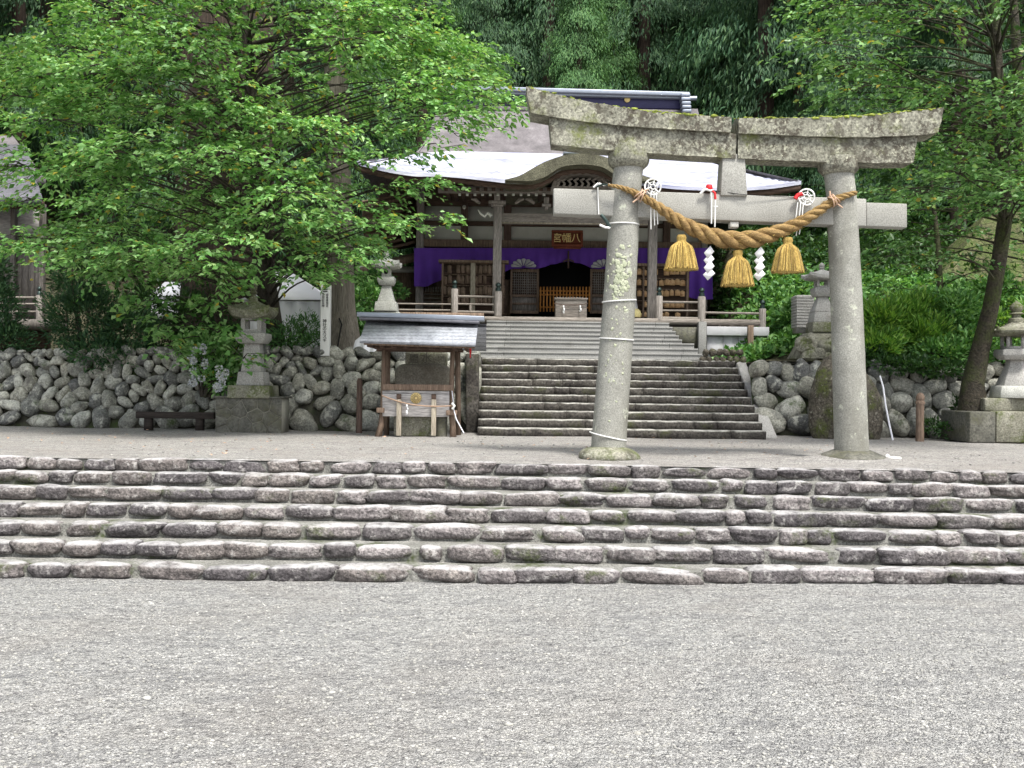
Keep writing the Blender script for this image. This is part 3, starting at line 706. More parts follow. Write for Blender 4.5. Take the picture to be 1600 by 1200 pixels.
# wheel ornaments with strings
def wheel(px, py, label, sx, red=False):
    c = P(px, py, 11.84); t = thing('string_wheel', label, 'wheel ornament', tuple(c), 'cord ornaments on the torii tie beam')
    R = .092; mb = MB()
    ring = lambda r, rad: mb.tube([(c.x+r*math.cos(a), c.y-.01*math.sin(2*a), c.z+r*math.sin(a)) for a in np.linspace(0, 2*PI, 31)], rad, 6)
    ring(R, .010); ring(R*.30, .008)
    for k in range(6):
        a = 2*PI*k/6+.3; mb.tube([(c.x+R*f*math.cos(a), c.y, c.z+R*f*math.sin(a)) for f in (.3, .62, 1)], .008, 6)
        mb.tube([(c.x+R*.62*math.cos(a+2*PI*f/6)*(1-.12*math.sin(PI*f)), c.y, c.z+R*.62*math.sin(a+2*PI*f/6)) for f in np.linspace(0, 1, 6)], .004, 5)
    mb.build('cord_wheel', 'twine', t, smooth=60)
    mb = MB()
    for dx in (-.045, -.01, .02, .045)[:3]:
        mb.tube([(c.x+dx+sx, c.y-.02, c.z-R*.7), (c.x+dx*1.1+sx*1.3, c.y-.03, c.z-.25), (c.x+dx*1.2+sx*1.8, c.y-.02, c.z-.40-.1*random.random())], .006, 5)
    mb.build('hanging_string', 'twine', t, smooth=60)
    if red:
        MB().tube([(c.x-.05, c.y, c.z+.04), (c.x-.10, c.y, c.z+.02), (c.x-.13, c.y, c.z-.02)], .025, 8).build('red_knot', 'red', t, smooth=60)
wheel(1020, 292, 'white cord wheel above the tie beam beside the left torii pillar', .02)
wheel(1260, 308, 'white cord wheel with a red knot above the tie beam near the right torii pillar', -.06, True)
c = P(1108, 296, 11.86); t = thing('red_cord_bundle', 'red knot with white cords hanging over the middle of the torii tie beam', 'cord ornament', tuple(c))
MB().lathe((c.x, c.y, c.z-.01), [(.035, 0), (.042, .02), (.034, .06), (.028, .065)], 12).build('red_cap', 'red', t, smooth=50)
mb = MB()
mb.tube([(c.x-.10, c.y, c.z-.05), (c.x-.05, c.y-.02, c.z), (c.x+.03, c.y-.02, c.z-.02), (c.x+.05, c.y-.02, c.z-.06)], .016, 8)
for dx in (.02, .06): mb.tube([(c.x+dx, c.y-.02, c.z-.03), (c.x+dx*1.1, c.y-.04, c.z-.12), (c.x+dx+.005, c.y-.03, c.z-.38-dx)], .008, 6)
mb.tube([(c.x+.05, c.y-.03, c.z-.20), (c.x+.10, c.y-.03, c.z-.20)], .006, 6)
mb.build('white_cord', 'twine', t, smooth=60)
MB().tube([(c.x+.03, c.y-.03, c.z-.02), (c.x+.06, c.y-.04, c.z-.05), (c.x+.065, c.y-.04, c.z-.12)], .014, 8).build('red_cord', 'red', t, smooth=60)
p = [P(1110, 297, 11.9), P(1160, 304, 11.85), P(1252, 309, 11.9)]
MB().tube(p, .004, 5).build('thin_wire', 'black', None, label='thin dark wire sagging along the top of the torii tie beam', cat='wire')
# small floodlights
c = P(1146, 352, 11.98); t = thing('small_floodlight', 'small pale box lamp fixed under the middle of the torii tie beam', 'lamp', tuple(c))
MB().box((c.x, 11.98, c.z), (.10, .12, .07)).build('housing', 'lantern_pale', t, bevel=.01); MB().box((c.x, 11.98, c.z+.05), (.03, .05, .05)).build('bracket', 'bronze', t)
c = P(946, 344, 11.84); t = thing('small_floodlight', 'small dark lamp with white shield at the left torii pillar under its tie beam', 'lamp', tuple(c))
MB().tube([c+Vector((-.05, 0, .06)), c+Vector((.0, -.02, .0)), c+Vector((.05, 0, -.08))], .022, 10).build('housing', 'bronze', t, smooth=60)
MB().tube([c+Vector((-.07, -.03, -.06)), c+Vector((0, -.03, -.09)), c+Vector((.05, -.01, -.09))], .014, 8).build('shield', 'whitepaint', t, smooth=60)
# ============================================================ SHRINE HALL
H = thing('shrine_hall', 'old timber shrine hall with pale curved metal eaves under a tall grey shingle roof', 'shrine building', (1.3, 25.6, ZD))
def pb(name, mat, rects, Y, depth, parent=None, bevel=0, **kw):
    mb = MB()
    for r in rects: mb.pbox(*r, Y, depth)
    return mb.build(name, mat, parent if parent is not None else (None if kw else H), bevel=bevel, **kw)
EV = [(556, 252), (580, 258), (610, 265), (650, 271), (690, 270.5), (730, 274), (790, 281), (812, 282), (834, 281.5), (851, 276), (863, 268), (877, 259.5), (893, 256.5), (909, 255.5), (925, 256.5), (941, 259.5), (955, 268), (967, 276), (984, 281.5), (1006, 285.5), (1060, 291), (1110, 293), (1160, 293), (1205, 290), (1252, 283)]
TP = [(562, 250.5, 22.0), (590, 249, 22.8), (620, 246, 23.8), (655, 240, 25.2), (690, 236.5, 25.3), (740, 237, 25.3), (795, 238, 25.3), (830, 239, 25.3), (905, 241, 25.3), (1000, 244, 25.3), (1060, 246, 25.3), (1095, 248, 25.2), (1140, 264, 24.0), (1195, 277, 22.8), (1246, 281.5, 21.9)]
def lerp_poly(pts, u):
    t = u*(len(pts)-1); k = min(int(t), len(pts)-2); f = t-k
    f2 = f
    return [a+(b-a)*f2 for a, b in zip(pts[k], pts[k+1])]
def smoothed(pts, n):
    out = []
    for i in range(n):
        u = i/(n-1); acc = np.zeros(len(pts[0])); w_ = 0
        for d in (-.03, -.015, 0, .015, .03):
            v = min(1, max(0, u+d*min(1, min(u, 1-u)/.05))); acc += np.array(lerp_poly(pts, v)); w_ += 1
        out.append(acc/w_)
    return out
NE = 150; ex = np.linspace(556, 1252, NE); ey = np.interp(ex, [p[0] for p in EV], [p[1] for p in EV]); kk = np.array([1, 2, 3, 2, 1])/9.
ey[2:-2] = np.convolve(ey, kk, 'valid'); KX = [556, 580, 610, 650, 690, 730, 790, 830, 905, 1000, 1060, 1110, 1160, 1205, 1252]
tq = [np.interp(ex, KX, [p[i] for p in TP]) for i in range(3)]
for q_ in tq: q_[2:-2] = np.convolve(q_, kk, 'valid')
EVs = list(zip(ex, ey)); TPs = list(zip(*tq))
V = []; nv = 14
def roofpt(i, v, dz=0):
    e = P(EVs[i][0], EVs[i][1], 21.5); t = P(TPs[i][0], TPs[i][1], TPs[i][2])
    p = e.lerp(t, v); p.z += -.10*math.sin(PI*v)*min(1, (t.y-e.y)/3.8) + dz
    if 0 < v < 1: p.z += .02*math.sin(i*.9+v*9)*math.sin(v*PI)+.012*math.sin(i*2.3-v*14)
    return p
mb = MB(); V = [tuple(roofpt(i, j/(nv-1))) for j in range(nv) for i in range(NE)] + [tuple(roofpt(i, j/(nv-1), -.07)) for j in range(nv) for i in range(NE)]
o2 = NE*nv; F = [(j*NE+i, j*NE+i+1, (j+1)*NE+i+1, (j+1)*NE+i) for j in range(nv-1) for i in range((NE-1))]
F += [tuple(o2+q for q in f[::-1]) for f in F]
F += [(i, o2+i, o2+i+1, i+1) for i in range((NE-1))]+[((nv-1)*NE+i, (nv-1)*NE+i+1, o2+(nv-1)*NE+i+1, o2+(nv-1)*NE+i) for i in range((NE-1))]
F += [(j*NE, (j+1)*NE, o2+(j+1)*NE, o2+j*NE) for j in range(nv-1)]+[(j*NE+(NE-1), o2+j*NE+(NE-1), o2+(j+1)*NE+(NE-1), (j+1)*NE+(NE-1)) for j in range(nv-1)]
mb.add(V, F).build('eave_roof', 'metalroof', H, smooth=50)
# dark timber under the eave edge, following its curve
mb = MB(); V = []
for i in range(NE):
    p = roofpt(i, .035, -.075); V += [tuple(p), (p.x, p.y, p.z-.13), (p.x, p.y+.5, p.z-.02), (p.x, p.y+.5, p.z+.10)]
F = [(4*i+k, 4*i+(k+1) % 4, 4*i+4+(k+1) % 4, 4*i+4+k) for i in range(NE-1) for k in range(4)]+[(3, 2, 1, 0), (4*NE-4, 4*NE-3, 4*NE-2, 4*NE-1)]
mb.add(V, F).build('eave_board', 'dkwood', H)
# side and rear skirts of the roof
cL, cR = roofpt(0, 0), roofpt(NE-1, 0); gL, gR = P(652, 241, 25.2), P(1097, 249, 25.2)
for c, g, sgn in ((cL, gL, -1), (cR, gR, 1)):
    MB().add([(c.x, c.y, c.z), (g.x, g.y, g.z), (g.x, 33, g.z), (c.x, 35, c.z), (c.x, c.y, c.z-.08), (g.x, g.y, g.z-.12), (g.x, 33, g.z-.12), (c.x, 35, c.z-.1)],
           [(0, 1, 2, 3), (7, 6, 5, 4), (0, 3, 7, 4), (3, 2, 6, 7)]).build('side_eave_roof', 'bigroof', H)
# tall upper roof
a0, a1 = P(643, 242, 25.1), P(1128, 249, 25.1); r0, r1 = P(684, 164, 29.5), P(1090, 170, 29.5)
def up(u, v):
    e = a0.lerp(a1, u); t = r0.lerp(r1, u); p = e.lerp(t, v); p.z -= .32*math.sin(PI*v); return p
mb = MB(); mb.grid(up, 24, 14)
mb.add([tuple(up(0, v)) for v in np.linspace(0, 1, 8)]+[(up(0, v).x, 59-up(0, v).y, up(0, v).z) for v in np.linspace(0, 1, 8)], [(i, i+1, 9+i, 8+i) for i in range(7)])
mb.add([tuple(up(1, v)) for v in np.linspace(0, 1, 8)]+[(up(1, v).x, 59-up(1, v).y, up(1, v).z) for v in np.linspace(0, 1, 8)], [(i, i+1, 9+i, 8+i) for i in range(7)])
mb.grid(lambda u, v: Vector((up(u, v).x, 59-up(u, v).y, up(u, v).z)), 24, 14)
mb.build('upper_roof', 'bigroof', H, smooth=40)
rg = mbr = MB()
for (x0, x1, y0, y1, Y, d) in ((692, 1066, 147, 168, 29.3, .5),): mb = MB(); mb.pbox(x0, y0-3, x1, y1, Y, d)
ridge = mb.build('ridge', 'ridge', H, bevel=.02)
def tiltbar(x0, y0, x1, y1, h, Y, d):
    a, b = P(x0, y0, Y), P(x1, y1, Y); return MB().add([(a.x, Y, a.z), (b.x, Y, b.z), (b.x, Y, b.z-h), (a.x, Y, a.z-h), (a.x, Y+d, a.z), (b.x, Y+d, b.z), (b.x, Y+d, b.z-h), (a.x, Y+d, a.z-h)],
        [(0, 1, 2, 3), (7, 6, 5, 4), (0, 4, 5, 1), (3, 2, 6, 7), (0, 3, 7, 4), (1, 5, 6, 2)])
tiltbar(676, 132, 1078, 143.5, .12, 29.05, 1.0).build('ridge_cap', 'ridgecap', ridge, bevel=.02)
tiltbar(700, 139.5, 1064, 149, .09, 29.15, .8).build('ridge_course', 'ridgecap', ridge, bevel=.015)
tiltbar(692, 164, 1068, 172, .16, 29.2, .7).build('ridge_base', 'bigroof', ridge)
a = P(1078, 143, 29.05); MB().tube([a+Vector((-.1, .5, -.06)), a+Vector((.28, .5, -.05))], .065, 10).build('ridge_end_knob', 'ridgecap', ridge, smooth=50)
mb = MB()
for k in range(5): mb.pbox(1064+k*.6, 145+6.2*k, 1079+k*.5, 150.5+6.2*k, 29.0-.02*(k % 2), .9)
mb.build('ridge_end_tile', 'ridgecap', ridge, bevel=.03)
c = P(980, 155.5, 29.28); mb = MB(); mb.tube([c, c+Vector((0, -.03, 0))], .085, 20); mb.build('gold_crest', 'gold', ridge)
# karahafu: undulating gable over the porch
KO = [(789, 280.5), (812, 275), (830, 264), (849, 253.5), (866, 247), (886, 241), (909, 239)]
KI = [(789, 281.5), (812, 282.5), (834, 282.8), (851, 277), (863, 269), (877, 260), (909, 256)]
out = KO+[(1818-x, y) for x, y in KO[-2::-1]]; inn = KI+[(1818-x, y) for x, y in KI[-2::-1]]
o_s, i_s = smoothed(out, 50), smoothed(inn, 50)
mb = MB(); Yk = 21.2
mb.strip([(P(x, y, Yk).x, P(x, y, Yk).z) for x, y in o_s], [(P(x, y, Yk).x, P(x, y, Yk).z) for x, y in i_s], Yk, 24.1)
mb.build('curved_gable', 'karamoss', H, smooth=35)
mb = MB(); mb.pbox(880, 235.5, 936, 241, Yk+.05, 2.9); mb.pbox(886, 231.5, 930, 235.5, Yk+.15, 2.7); mb.build('curved_gable_ridge', 'ridgecap', H, bevel=.03)
mb = MB(); cc = P(909, 300, 21.9)
mb.strip([(cc.x+.66*math.cos(a), cc.z+.57*math.sin(a)) for a in np.linspace(PI, 0, 24)], [(cc.x+.58*math.cos(a), cc.z+.36*math.sin(a)) for a in np.linspace(PI, 0, 24)], 21.9, 22.1)
mb.pbox(866, 291, 952, 300, 21.95, .2)
for k in range(9):
    x = 870+k*9.5; mb.tube([P(x, 292, 21.9), P(x+3, 287, 21.88), P(x-1, 282, 21.88), P(x+5, 279, 21.9)], .03, 6)
mb.build('carved_gable_board', 'grwoodx', H, smooth=40)
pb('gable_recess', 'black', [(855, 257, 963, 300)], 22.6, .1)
# beams, posts and brackets
pb('purlin', 'grwoodx', [(684, 292.5, 1112, 302)], 22.4, .22, bevel=.015)
pb('bracket_band', 'dkwood', [(650, 286, 1106, 323)], 25.36, .3)
for x in list(range(700, 870, 12))+list(range(948, 1108, 12)): MB().box(tuple(P(x, 304, 23.0)), (.075, 1.3, .07)).build('rafter', 'dkwood', H)
mb = MB()
for x in list(range(718, 858, 12))+list(range(948, 1108, 12)): mb.pbox(x-2.1, 301.9, x+2.1, 306, 22.33, .015)
mb.build('rafter_end_caps', 'plaster', H)
for x0, x1, y0, y1 in ((770, 783.5, 322, 492), (1013, 1027, 330, 500)):
    mb = MB(); mb.pbox(x0, y0, x1, y1, 22.7, .2); mb.build('porch_post', 'grwood', H, bevel=.02)
    mb = MB(); mb.pbox(x0-3, y0-4, x1+3, y0, 22.65, .3); mb.pbox(x0-7, y0-9, x1+7, y0-4.3, 22.6, .4); mb.pbox(x0+2, y0-22, x1-2, y0-9.3, 22.55, .3); mb.build('bracket', 'grwood', H, bevel=.015)
mb = MB(); mb.pbox(850, 308, 858, 318, 22.5, .2); mb.pbox(847, 318, 861, 322, 22.48, .25); mb.pbox(851, 322, 857, 326, 22.5, .2); mb.build('bracket', 'grwood', H, bevel=.01)
pb('porch_beam', 'grwoodx', [(783.7, 334, 1012.8, 350)], 22.72, .18, bevel=.015)
pb('porch_beam_moulding', 'palewood', [(783.7, 348, 1012.8, 350.2)], 22.70, .02)
mb = MB(); 
for x, s_ in ((768, -1), (1029, 1)):
    MB().tube([P(x, 338, 22.75), P(x+6*s_, 333, 22.75), P(x+11*s_, 338, 22.75), P(x+17*s_, 334, 22.75), P(x+21*s_, 328, 22.75)], [.05, .035, .035, .03, .015], 8).build('carved_beam_nose', 'plaster', H, smooth=50)
mb = MB()
for x, f in ((745, 1), (810, -1), (830, 1)):
    MB().tube([P(x-9*f, 311, 22.5), P(x-2*f, 312, 22.5), P(x+5*f, 318, 22.5)], [.02, .05, .03], 7).build('carved_bracket_scroll', 'grwoodx', H, smooth=50)
# wall
pb('plaster_wall', 'plaster', [(652, 320, 1106, 382)], 25.50, .12)
pb('wall_beam', 'dkwood', [(652, 347, 1106, 354)], 25.40, .2, bevel=.01)
pb('wall_beam', 'brwood', [(650, 376, 1106, 388)], 25.33, .25, bevel=.015)
for x0, x1 in ((720, 731), (787, 799), (1037, 1048)): pb('wall_post', 'dkwoodz', [(x0, 318, x1, 378)], 25.34, .2, bevel=.01)
for x0, x1 in ((650, 662), (1096, 1106)): pb('corner_post', 'grwood', [(x0, 290, x1, 492)], 25.28, .3, bevel=.02)
c = P(725.5, 324, 25.3); MB().tube([c, c+Vector((0, -.04, 0))], .05, 14).build('nail_cover', 'plaster', H)
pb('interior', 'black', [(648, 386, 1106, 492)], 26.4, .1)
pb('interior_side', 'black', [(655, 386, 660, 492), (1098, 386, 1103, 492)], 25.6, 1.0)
pb('lower_wall', 'brwood', [(662, 436, 798, 492)], 25.5, .1); pb('lower_wall', 'brwood', [(944, 436, 1096, 492)], 25.5, .1)
mb = MB()
for x in list(range(664, 690, 4)): mb.pbox(x, 448, x+2, 456, 25.44, .05)
for y in range(459, 490, 6): mb.pbox(662, y, 690, y+2, 25.43, .06)
mb.build('wall_slats', 'grwoodx', H)
def lattice_door(x0, x1):
    d = pb('lattice_door', 'brwood', [(x0, 420, x0+3.5, 490), (x1-3.5, 420, x1, 490), (x0+3.5, 420, x1-3.5, 425), (x0+3.5, 460, x1-3.5, 464), (x0+3.5, 473, x1-3.5, 476), (x0+3.5, 485, x1-3.5, 490)], 25.22, .07, bevel=.006)
    mb = MB(); mb.pbox(x0+2, 462, x1-2, 488, 25.27, .02); mb.build('panel', 'grwood', d)
    mb = MB()
    for x in np.arange(x0+6, x1-3, 3.2): mb.pbox(x, 425, x+1, 460, 25.24, .02)
    for y in np.arange(428, 460, 4): mb.pbox(x0+3.5, y, x1-3.5, y+1, 25.245, .02)
    mb.pbox((x0+x1)/2+3, 425, (x0+x1)/2+4.6, 460, 25.235, .02)
    mb.build('lattice', 'grwood', d); pb('lattice_backing', 'dkwood', [(x0+3, 424, x1-3, 461)], 25.275, .01, parent=d)
lattice_door(797, 842); lattice_door(922, 968)
# floors
z = P(880, 490, 24).z
MB().box((1.25, 24.8, ZD-.06), (8.3, 4.9, .12)).build('deck_floor', 'grwoodx', H)
MB().box((1.3, 25.9, ZD+.06), (7.3, 1.5, .12)).build('sill', 'brwood', H, bevel=.01)
pb('deck_fascia', 'brwood', [(560, 488, 756, 496)], 22.32, .12)
# deck understructure
MB().box((1.3, 25.4, (ZD+ZU)/2-.1), (7.6, 4.8, ZD-ZU-.2)).build('underfloor', 'dkwood', H)
# ---- deck front right
pb('deck_panel', 'plinth', [(1050, 511, 1091, 545)], 22.32, .1)
pb('deck_pier', 'conc', [(1091.5, 502.5, 1104, 560)], 22.2, .3, bevel=.01)
vr = thing('side_veranda', 'raised side veranda with pale boarded base right of the concrete stairs', 'veranda', tuple(P(1152, 560, 22.2)))
mb = MB(); 
for x0, x1 in ((1104.6, 1129.5), (1130.3, 1153.5), (1154.3, 1186.5), (1187.3, 1200)): mb.pbox(x0, 525, x1, 566, 22.3, .08)
mb.build('base_board', 'panel', vr)
mb = MB(); mb.pbox(1104.4, 510.5, 1202, 524.5, 22.2, .14); mb.build('edge_beam', 'panel', vr, bevel=.01)
mb = MB(); c0, c1 = P(1104.5, 510, 22.2), P(1201, 510, 22.2); mb.box(((c0.x+c1.x)/2, 24.6, c0.z-.04), (c1.x-c0.x, 4.7, .08)); mb.build('veranda_floor', 'grwoodx', vr)
mb = MB(); mb.box((c1.x-.04, 24.6, c0.z-.62), (.08, 4.6, 1.0)); mb.build('base_board', 'panel', vr)
pb('brown_post', 'brwood', [(1169, 508, 1177.5, 566)], 22.0, .12, label='slim brown timber post in front of the pale veranda boards', cat='post', bevel=.01)

# ---- railings with bronze-capped newels
def newel(parent, x, y0, y1, Y, w_=11, mat='grwood'):
    c = P(x, y1, Y); r = w_/3200*Y; h = (y1-y0)/1600*Y; hc = 15/1600*Y
    n_ = MB().lathe((c.x, Y, c.z), [(r, 0), (r, h-hc), (r*.9, h-hc+.01)], 20).build('newel_post', mat, parent, smooth=50)
    MB().lathe((c.x, Y, c.z+h-hc), [(r*.72, .0), (r*.72, hc*.38), (r*.45, hc*.45), (r*.45, hc*.52), (r*.75, hc*.62), (r*.72, hc*.8), (r*.35, hc*.93), (r*.05, hc)], 16).build('bronze_cap', 'bronze', n_, smooth=50)
def railing(label, newels, rails, Y):
    x0 = min(n[0] for n in newels); t = thing('railing', label, 'railing', tuple(P(x0, newels[0][2], Y)))
    for n in newels: newel(t, n[0], n[1], n[2], Y, *(n[3:]))
    for (xa, ya, xb, yb, th) in rails:
        MB().tube([P(xa, ya, Y), P(xb, yb, Y)], th/3200*Y, 8).build('rail', 'grwoodx', t, smooth=60)
    return t
railing('timber railing with bronze caps left of the stair head, before the dark plaque rack', [(710, 437, 489), (778, 441, 494, 12)],
        [(622, 474.5, 706, 475.5, 2.5), (715, 463, 772, 464, 3.6), (715, 475, 772, 476, 3), (715, 487, 772, 488, 4), (735, 476, 734.9, 487, 4), (622, 484, 704, 485, 3)], 22.45)
railing('timber railing with bronze caps right of the stair head, before the orange plaque rack', [(1029.5, 448, 500, 11), (1096, 449, 502, 12)],
        [(1034, 472, 1091, 472.5, 3.6), (1034, 485, 1091, 485.5, 2.6), (1034, 497, 1091, 498, 5)], 22.42)
railing('pale timber railing along the side veranda, ending in a lone newel post', [(1191, 468, 514, 11)],
        [(1101, 488.5, 1186, 490, 3.6), (1101, 500, 1186, 501.5, 3), (1124, 501, 1124, 510, 4), (1140, 509, 1186, 501, 3), (1160, 501, 1160, 510, 4), (1101, 506.5, 1186, 508, 3)], 22.4)
# back-left railing newel by the small pale lantern
railing('short reddish newel post behind the small pale lantern', [(578, 453, 488, 11, 'brwood')], [(560, 470, 573, 470, 3)], 23.6)

# ---- purple curtain with fan crests
cur = thing('purple_curtain', 'deep purple shrine curtain gathered up over the doorway and hanging low at both corners', 'curtain', tuple(P(880, 460, 25.1)))
BOT = [(647, 447), (660, 448), (670, 446), (690, 437), (715, 432), (740, 428), (790, 424), (800, 420), (818, 419), (842, 420), (860, 414), (887, 408), (915, 414), (925, 420), (945, 420), (975, 424), (1030, 428), (1070, 452), (1076, 464), (1090, 467), (1112, 468)]
n = 130; mb = MB(); V = []; rows = 12
for j in range(rows):
    v = j/(rows-1)
    for i in range(n):
        x = 647+465*i/(n-1); yb = np.interp(x, [b[0] for b in BOT], [b[1] for b in BOT]); yt = 387.5+(.3 if j else 0)
        fold = .05*math.sin(x*.35+1.5*math.sin(x*.05))*(.3+v)+.03*math.sin((x*.12+v*3.2))*v
        ylow = yt+(yb-yt)*v
        p = P(x, ylow, 25.08); V.append((p.x, 25.08+fold-.10*v*(1-v), p.z))
F = [(j*n+i, (j+1)*n+i, (j+1)*n+i+1, j*n+i+1) for j in range(rows-1) for i in range(n-1)]
mb.add(V, F).build('cloth', 'purple', cur, smooth=70, thick=.008)
for fx, fy in ((818, 418), (943, 419)):
    c = P(fx, fy, 25.0); mb = MB(); Rf = .27
    for k in range(7):
        a = PI*(.5+k)/7; a0 = a-PI/15; a1 = a+PI/15
        poly = [(c.x+.05*math.cos(a), c.z+.03*math.sin(a))]
        for q in np.linspace(-1, 1, 7):
            an = a+q*PI/15.5; rr2 = Rf*(1+.12*math.cos(q*PI/2)); poly.append((c.x+rr2*math.cos(an)*1.05, c.z+rr2*math.sin(an)*.72))
        mb.prism(poly, 24.955, 24.985)
    mb.build('fan_crest', 'fan', cur)
mb = MB(); mb.tube([P(888, 392, 25.0), P(888, 419, 25.0)], .022, 8); mb.tube([P(880, 409, 25.0), P(888, 405, 25.0), P(897, 409, 25.0)], .02, 8)
mb.build('bell_rope', 'dkwoodz', None, smooth=50, label='dark bell rope hanging in the middle of the shrine doorway', cat='bell rope')

# ---- name board
sg = thing('name_board', 'red wooden name board with gold characters under the porch beam', 'sign', tuple(P(886, 385, 24.2)))
mb = MB(); mb.pbox(866, 363, 907, 381, 24.22, .06); mb.build('board', 'signred', sg)
fr = [(862, 359.5, 911, 363), (862, 381, 911, 385), (862, 363, 866, 381), (907, 363, 911, 381)]
mb = MB(); [mb.pbox(*r, 24.17, .12) for r in fr]; mb.build('frame', 'signred', sg, bevel=.01)
mb = MB(); mb.pbox(865, 385.5, 908, 388.5, 24.2, .05); mb.build('skirt_board', 'signred', sg)
for ch, x in (('宮', 870.5), ('幡', 885.5), ('八', 900)):
    c = P(x, 372.3, 24.17); text_obj(ch, c.x, 24.205, c.z, .235, 'gold', sg, 'gilded_character', .008)

# ---- offering box
ob = thing('offering_box', 'weathered wooden offering box with cord and two white papers above the stairs', 'offering box', tuple(P(892, 496, 22.6)))
mb = MB(); mb.pbox(868, 468, 917, 497, 22.5, .42); mb.build('chest', 'grwoodx', ob, bevel=.012)
mb = MB(); mb.pbox(866.5, 465, 918.5, 468, 22.47, .48); [mb.box((P(871+i*4.4, 464.6, 22.5).x, 22.71, P(871, 464.6, 22.5).z), (.025, .42, .02)) for i in range(10)]; mb.build('slatted_lid', 'grwoodx', ob, bevel=.005)
MB().tube([P(866, 474, 22.46), P(880, 476.5, 22.45), P(892, 476.5, 22.45), P(905, 476.5, 22.45), P(919, 474, 22.46)], .010, 6).build('cord', 'dkwood', ob, smooth=50)
for x, l in ((881, 490), (907, 487)):
    mb = MB(); mb.pbox(x-1.4, 477, x+.8, 482, 22.43, .004); mb.pbox(x-.6, 481.5, x+1.6, 486, 22.424, .004); mb.pbox(x-1.5, 485, x+1, l, 22.43, .004); mb.build('zigzag_paper', 'paper', ob)
# ---- orange lattice gate
g = thing('lattice_gate', 'low orange varnished lattice fence across the dark doorway', 'low gate', tuple(P(882, 488, 24.8)))
mb = MB()
for i in range(16): x = 844.5+i*5.1; mb.pbox(x-1.15, 448, x+1.15, 487, 24.8, .03)
mb.build('picket', 'orange', g)
mb = MB(); [mb.pbox(843, y, 922.5, y+2.4, 24.835, .03) for y in (453.5, 459.5, 479)]; mb.build('rail', 'orange', g)
# ---- votive racks
def rack(label, x0, x1, ytop, ybot, posts, rows, Y, mat, pw, gap, cap, pmat):
    t = thing('votive_rack', label, 'plaque rack', tuple(P((x0+x1)/2, ybot, Y)))
    mb = MB(); mb.pbox(x0-4, ytop, x1+5, ytop+4.5, Y-.12, .34); mb.build('cap_board', cap, t, bevel=.01)
    for a, b, m_ in posts: mb = MB(); mb.pbox(a, ytop+4.5, b, ybot, Y-.07, .08); mb.build('rack_post', m_, t, bevel=.006)
    mb = MB(); mb.pbox(x0+2, ytop+4, x1-1, ybot-3, Y+.12, .03); mb.build('backing', 'dkwood', t)
    s_ = MB(); p_ = MB()
    for ya, yb in rows:
        s_.pbox(x0+1, ya-1.6, x1-1, ya, Y+.02, .08)
        x = x0+3.5
        while x < x1-pw:
            if random.random() > .12:
                dy = random.uniform(-1, 1.2); dx = random.uniform(-.5, .5); a, b = x+dx, x+dx+pw*random.uniform(.85, 1.1)
                pa, pb_ = P(a, ya+dy, Y-.02*random.random()), P(b, yb+dy, Y); yy = Y-.02-.03*random.random()
                m = (pa.x+pb_.x)/2
                MB().prism([(pa.x, pb_.z), (pb_.x, pb_.z), (pb_.x, pa.z-.03), (m, pa.z), (pa.x, pa.z-.03)], yy, yy+.012).build('plaque', pmat, t)
            x += pw+gap
    s_.build('hanging_rail', 'brwood', t)
    return t
rack('dark votive rack of closely hung brown slips left of the doorway', 689, 790, 406, 491, [(689.5, 692.5, 'brwood'), (735, 742.5, 'palewood'), (784, 787, 'brwood')],
     [(413, 427), (430, 444), (447, 461), (464, 476)], 24.2, 'dkwood', 6.2, .7, 'brwood', 'brwood')
rack('bright votive rack with rows of orange brown plaques right of the doorway', 992, 1078, 411.5, 497, [(1072.5, 1076, 'brwood'), (1004, 1007, 'brwood')],
     [(420, 430), (436, 446), (453, 463), (471, 480), (487, 495)], 24.2, 'dkwood', 7.6, .8, 'brwood', 'plaque')
# ---- cloth draped beside the porch post
t = thing('draped_cloth', 'grey white cloth bundle standing between the left torii pillar and the right porch post', 'cloth bundle', tuple(P(990, 496, 22.9)))
c = P(991, 496, 22.9); MB().lathe((c.x-.06, 22.95, c.z), [(.15, 0), (.16, .12), (.13, .30), (.10, .48), (.06, .66), (.03, .74)], 18).build('cloth', 'cloth', t, smooth=60)
MB().lathe((c.x+.04, 22.85, c.z), [(.10, 0), (.115, .06), (.09, .14), (.04, .19)], 16).build('sack', 'sack', t, smooth=60)

# ---- connected gallery at the left of the hall
ga = thing('side_gallery', 'low boarded gallery building joining the left side of the hall', 'gallery', tuple(P(600, 492, 26.2)))
mb = MB(); mb.pbox(560, 424, 650, 492, 26.3, .15); mb.build('board_wall', 'brwood', ga)
mb = MB(); mb.pbox(560, 416, 650, 425, 26.22, .12); mb.build('pale_frieze', 'plaster', ga)
mb = MB(); mb.pbox(560, 472, 650, 476, 26.1, .15); mb.build('sill_rail', 'grwoodx', ga)
a, b = P(652, 398, 25.6), P(556, 420, 25.6)
mb = MB(); mb.add([tuple(a), tuple(b), (b.x, 28.5, b.z+.5), (a.x, 28.5, a.z+.5), (a.x, a.y, a.z-.16), (b.x, b.y, b.z-.16), (b.x, 28.5, b.z+.4), (a.x, 28.5, a.z+.4)], [(0, 1, 2, 3), (7, 6, 5, 4), (0, 4, 5, 1), (1, 5, 6, 2), (0, 3, 7, 4)]); mb.build('gallery_roof', 'brwood', ga)
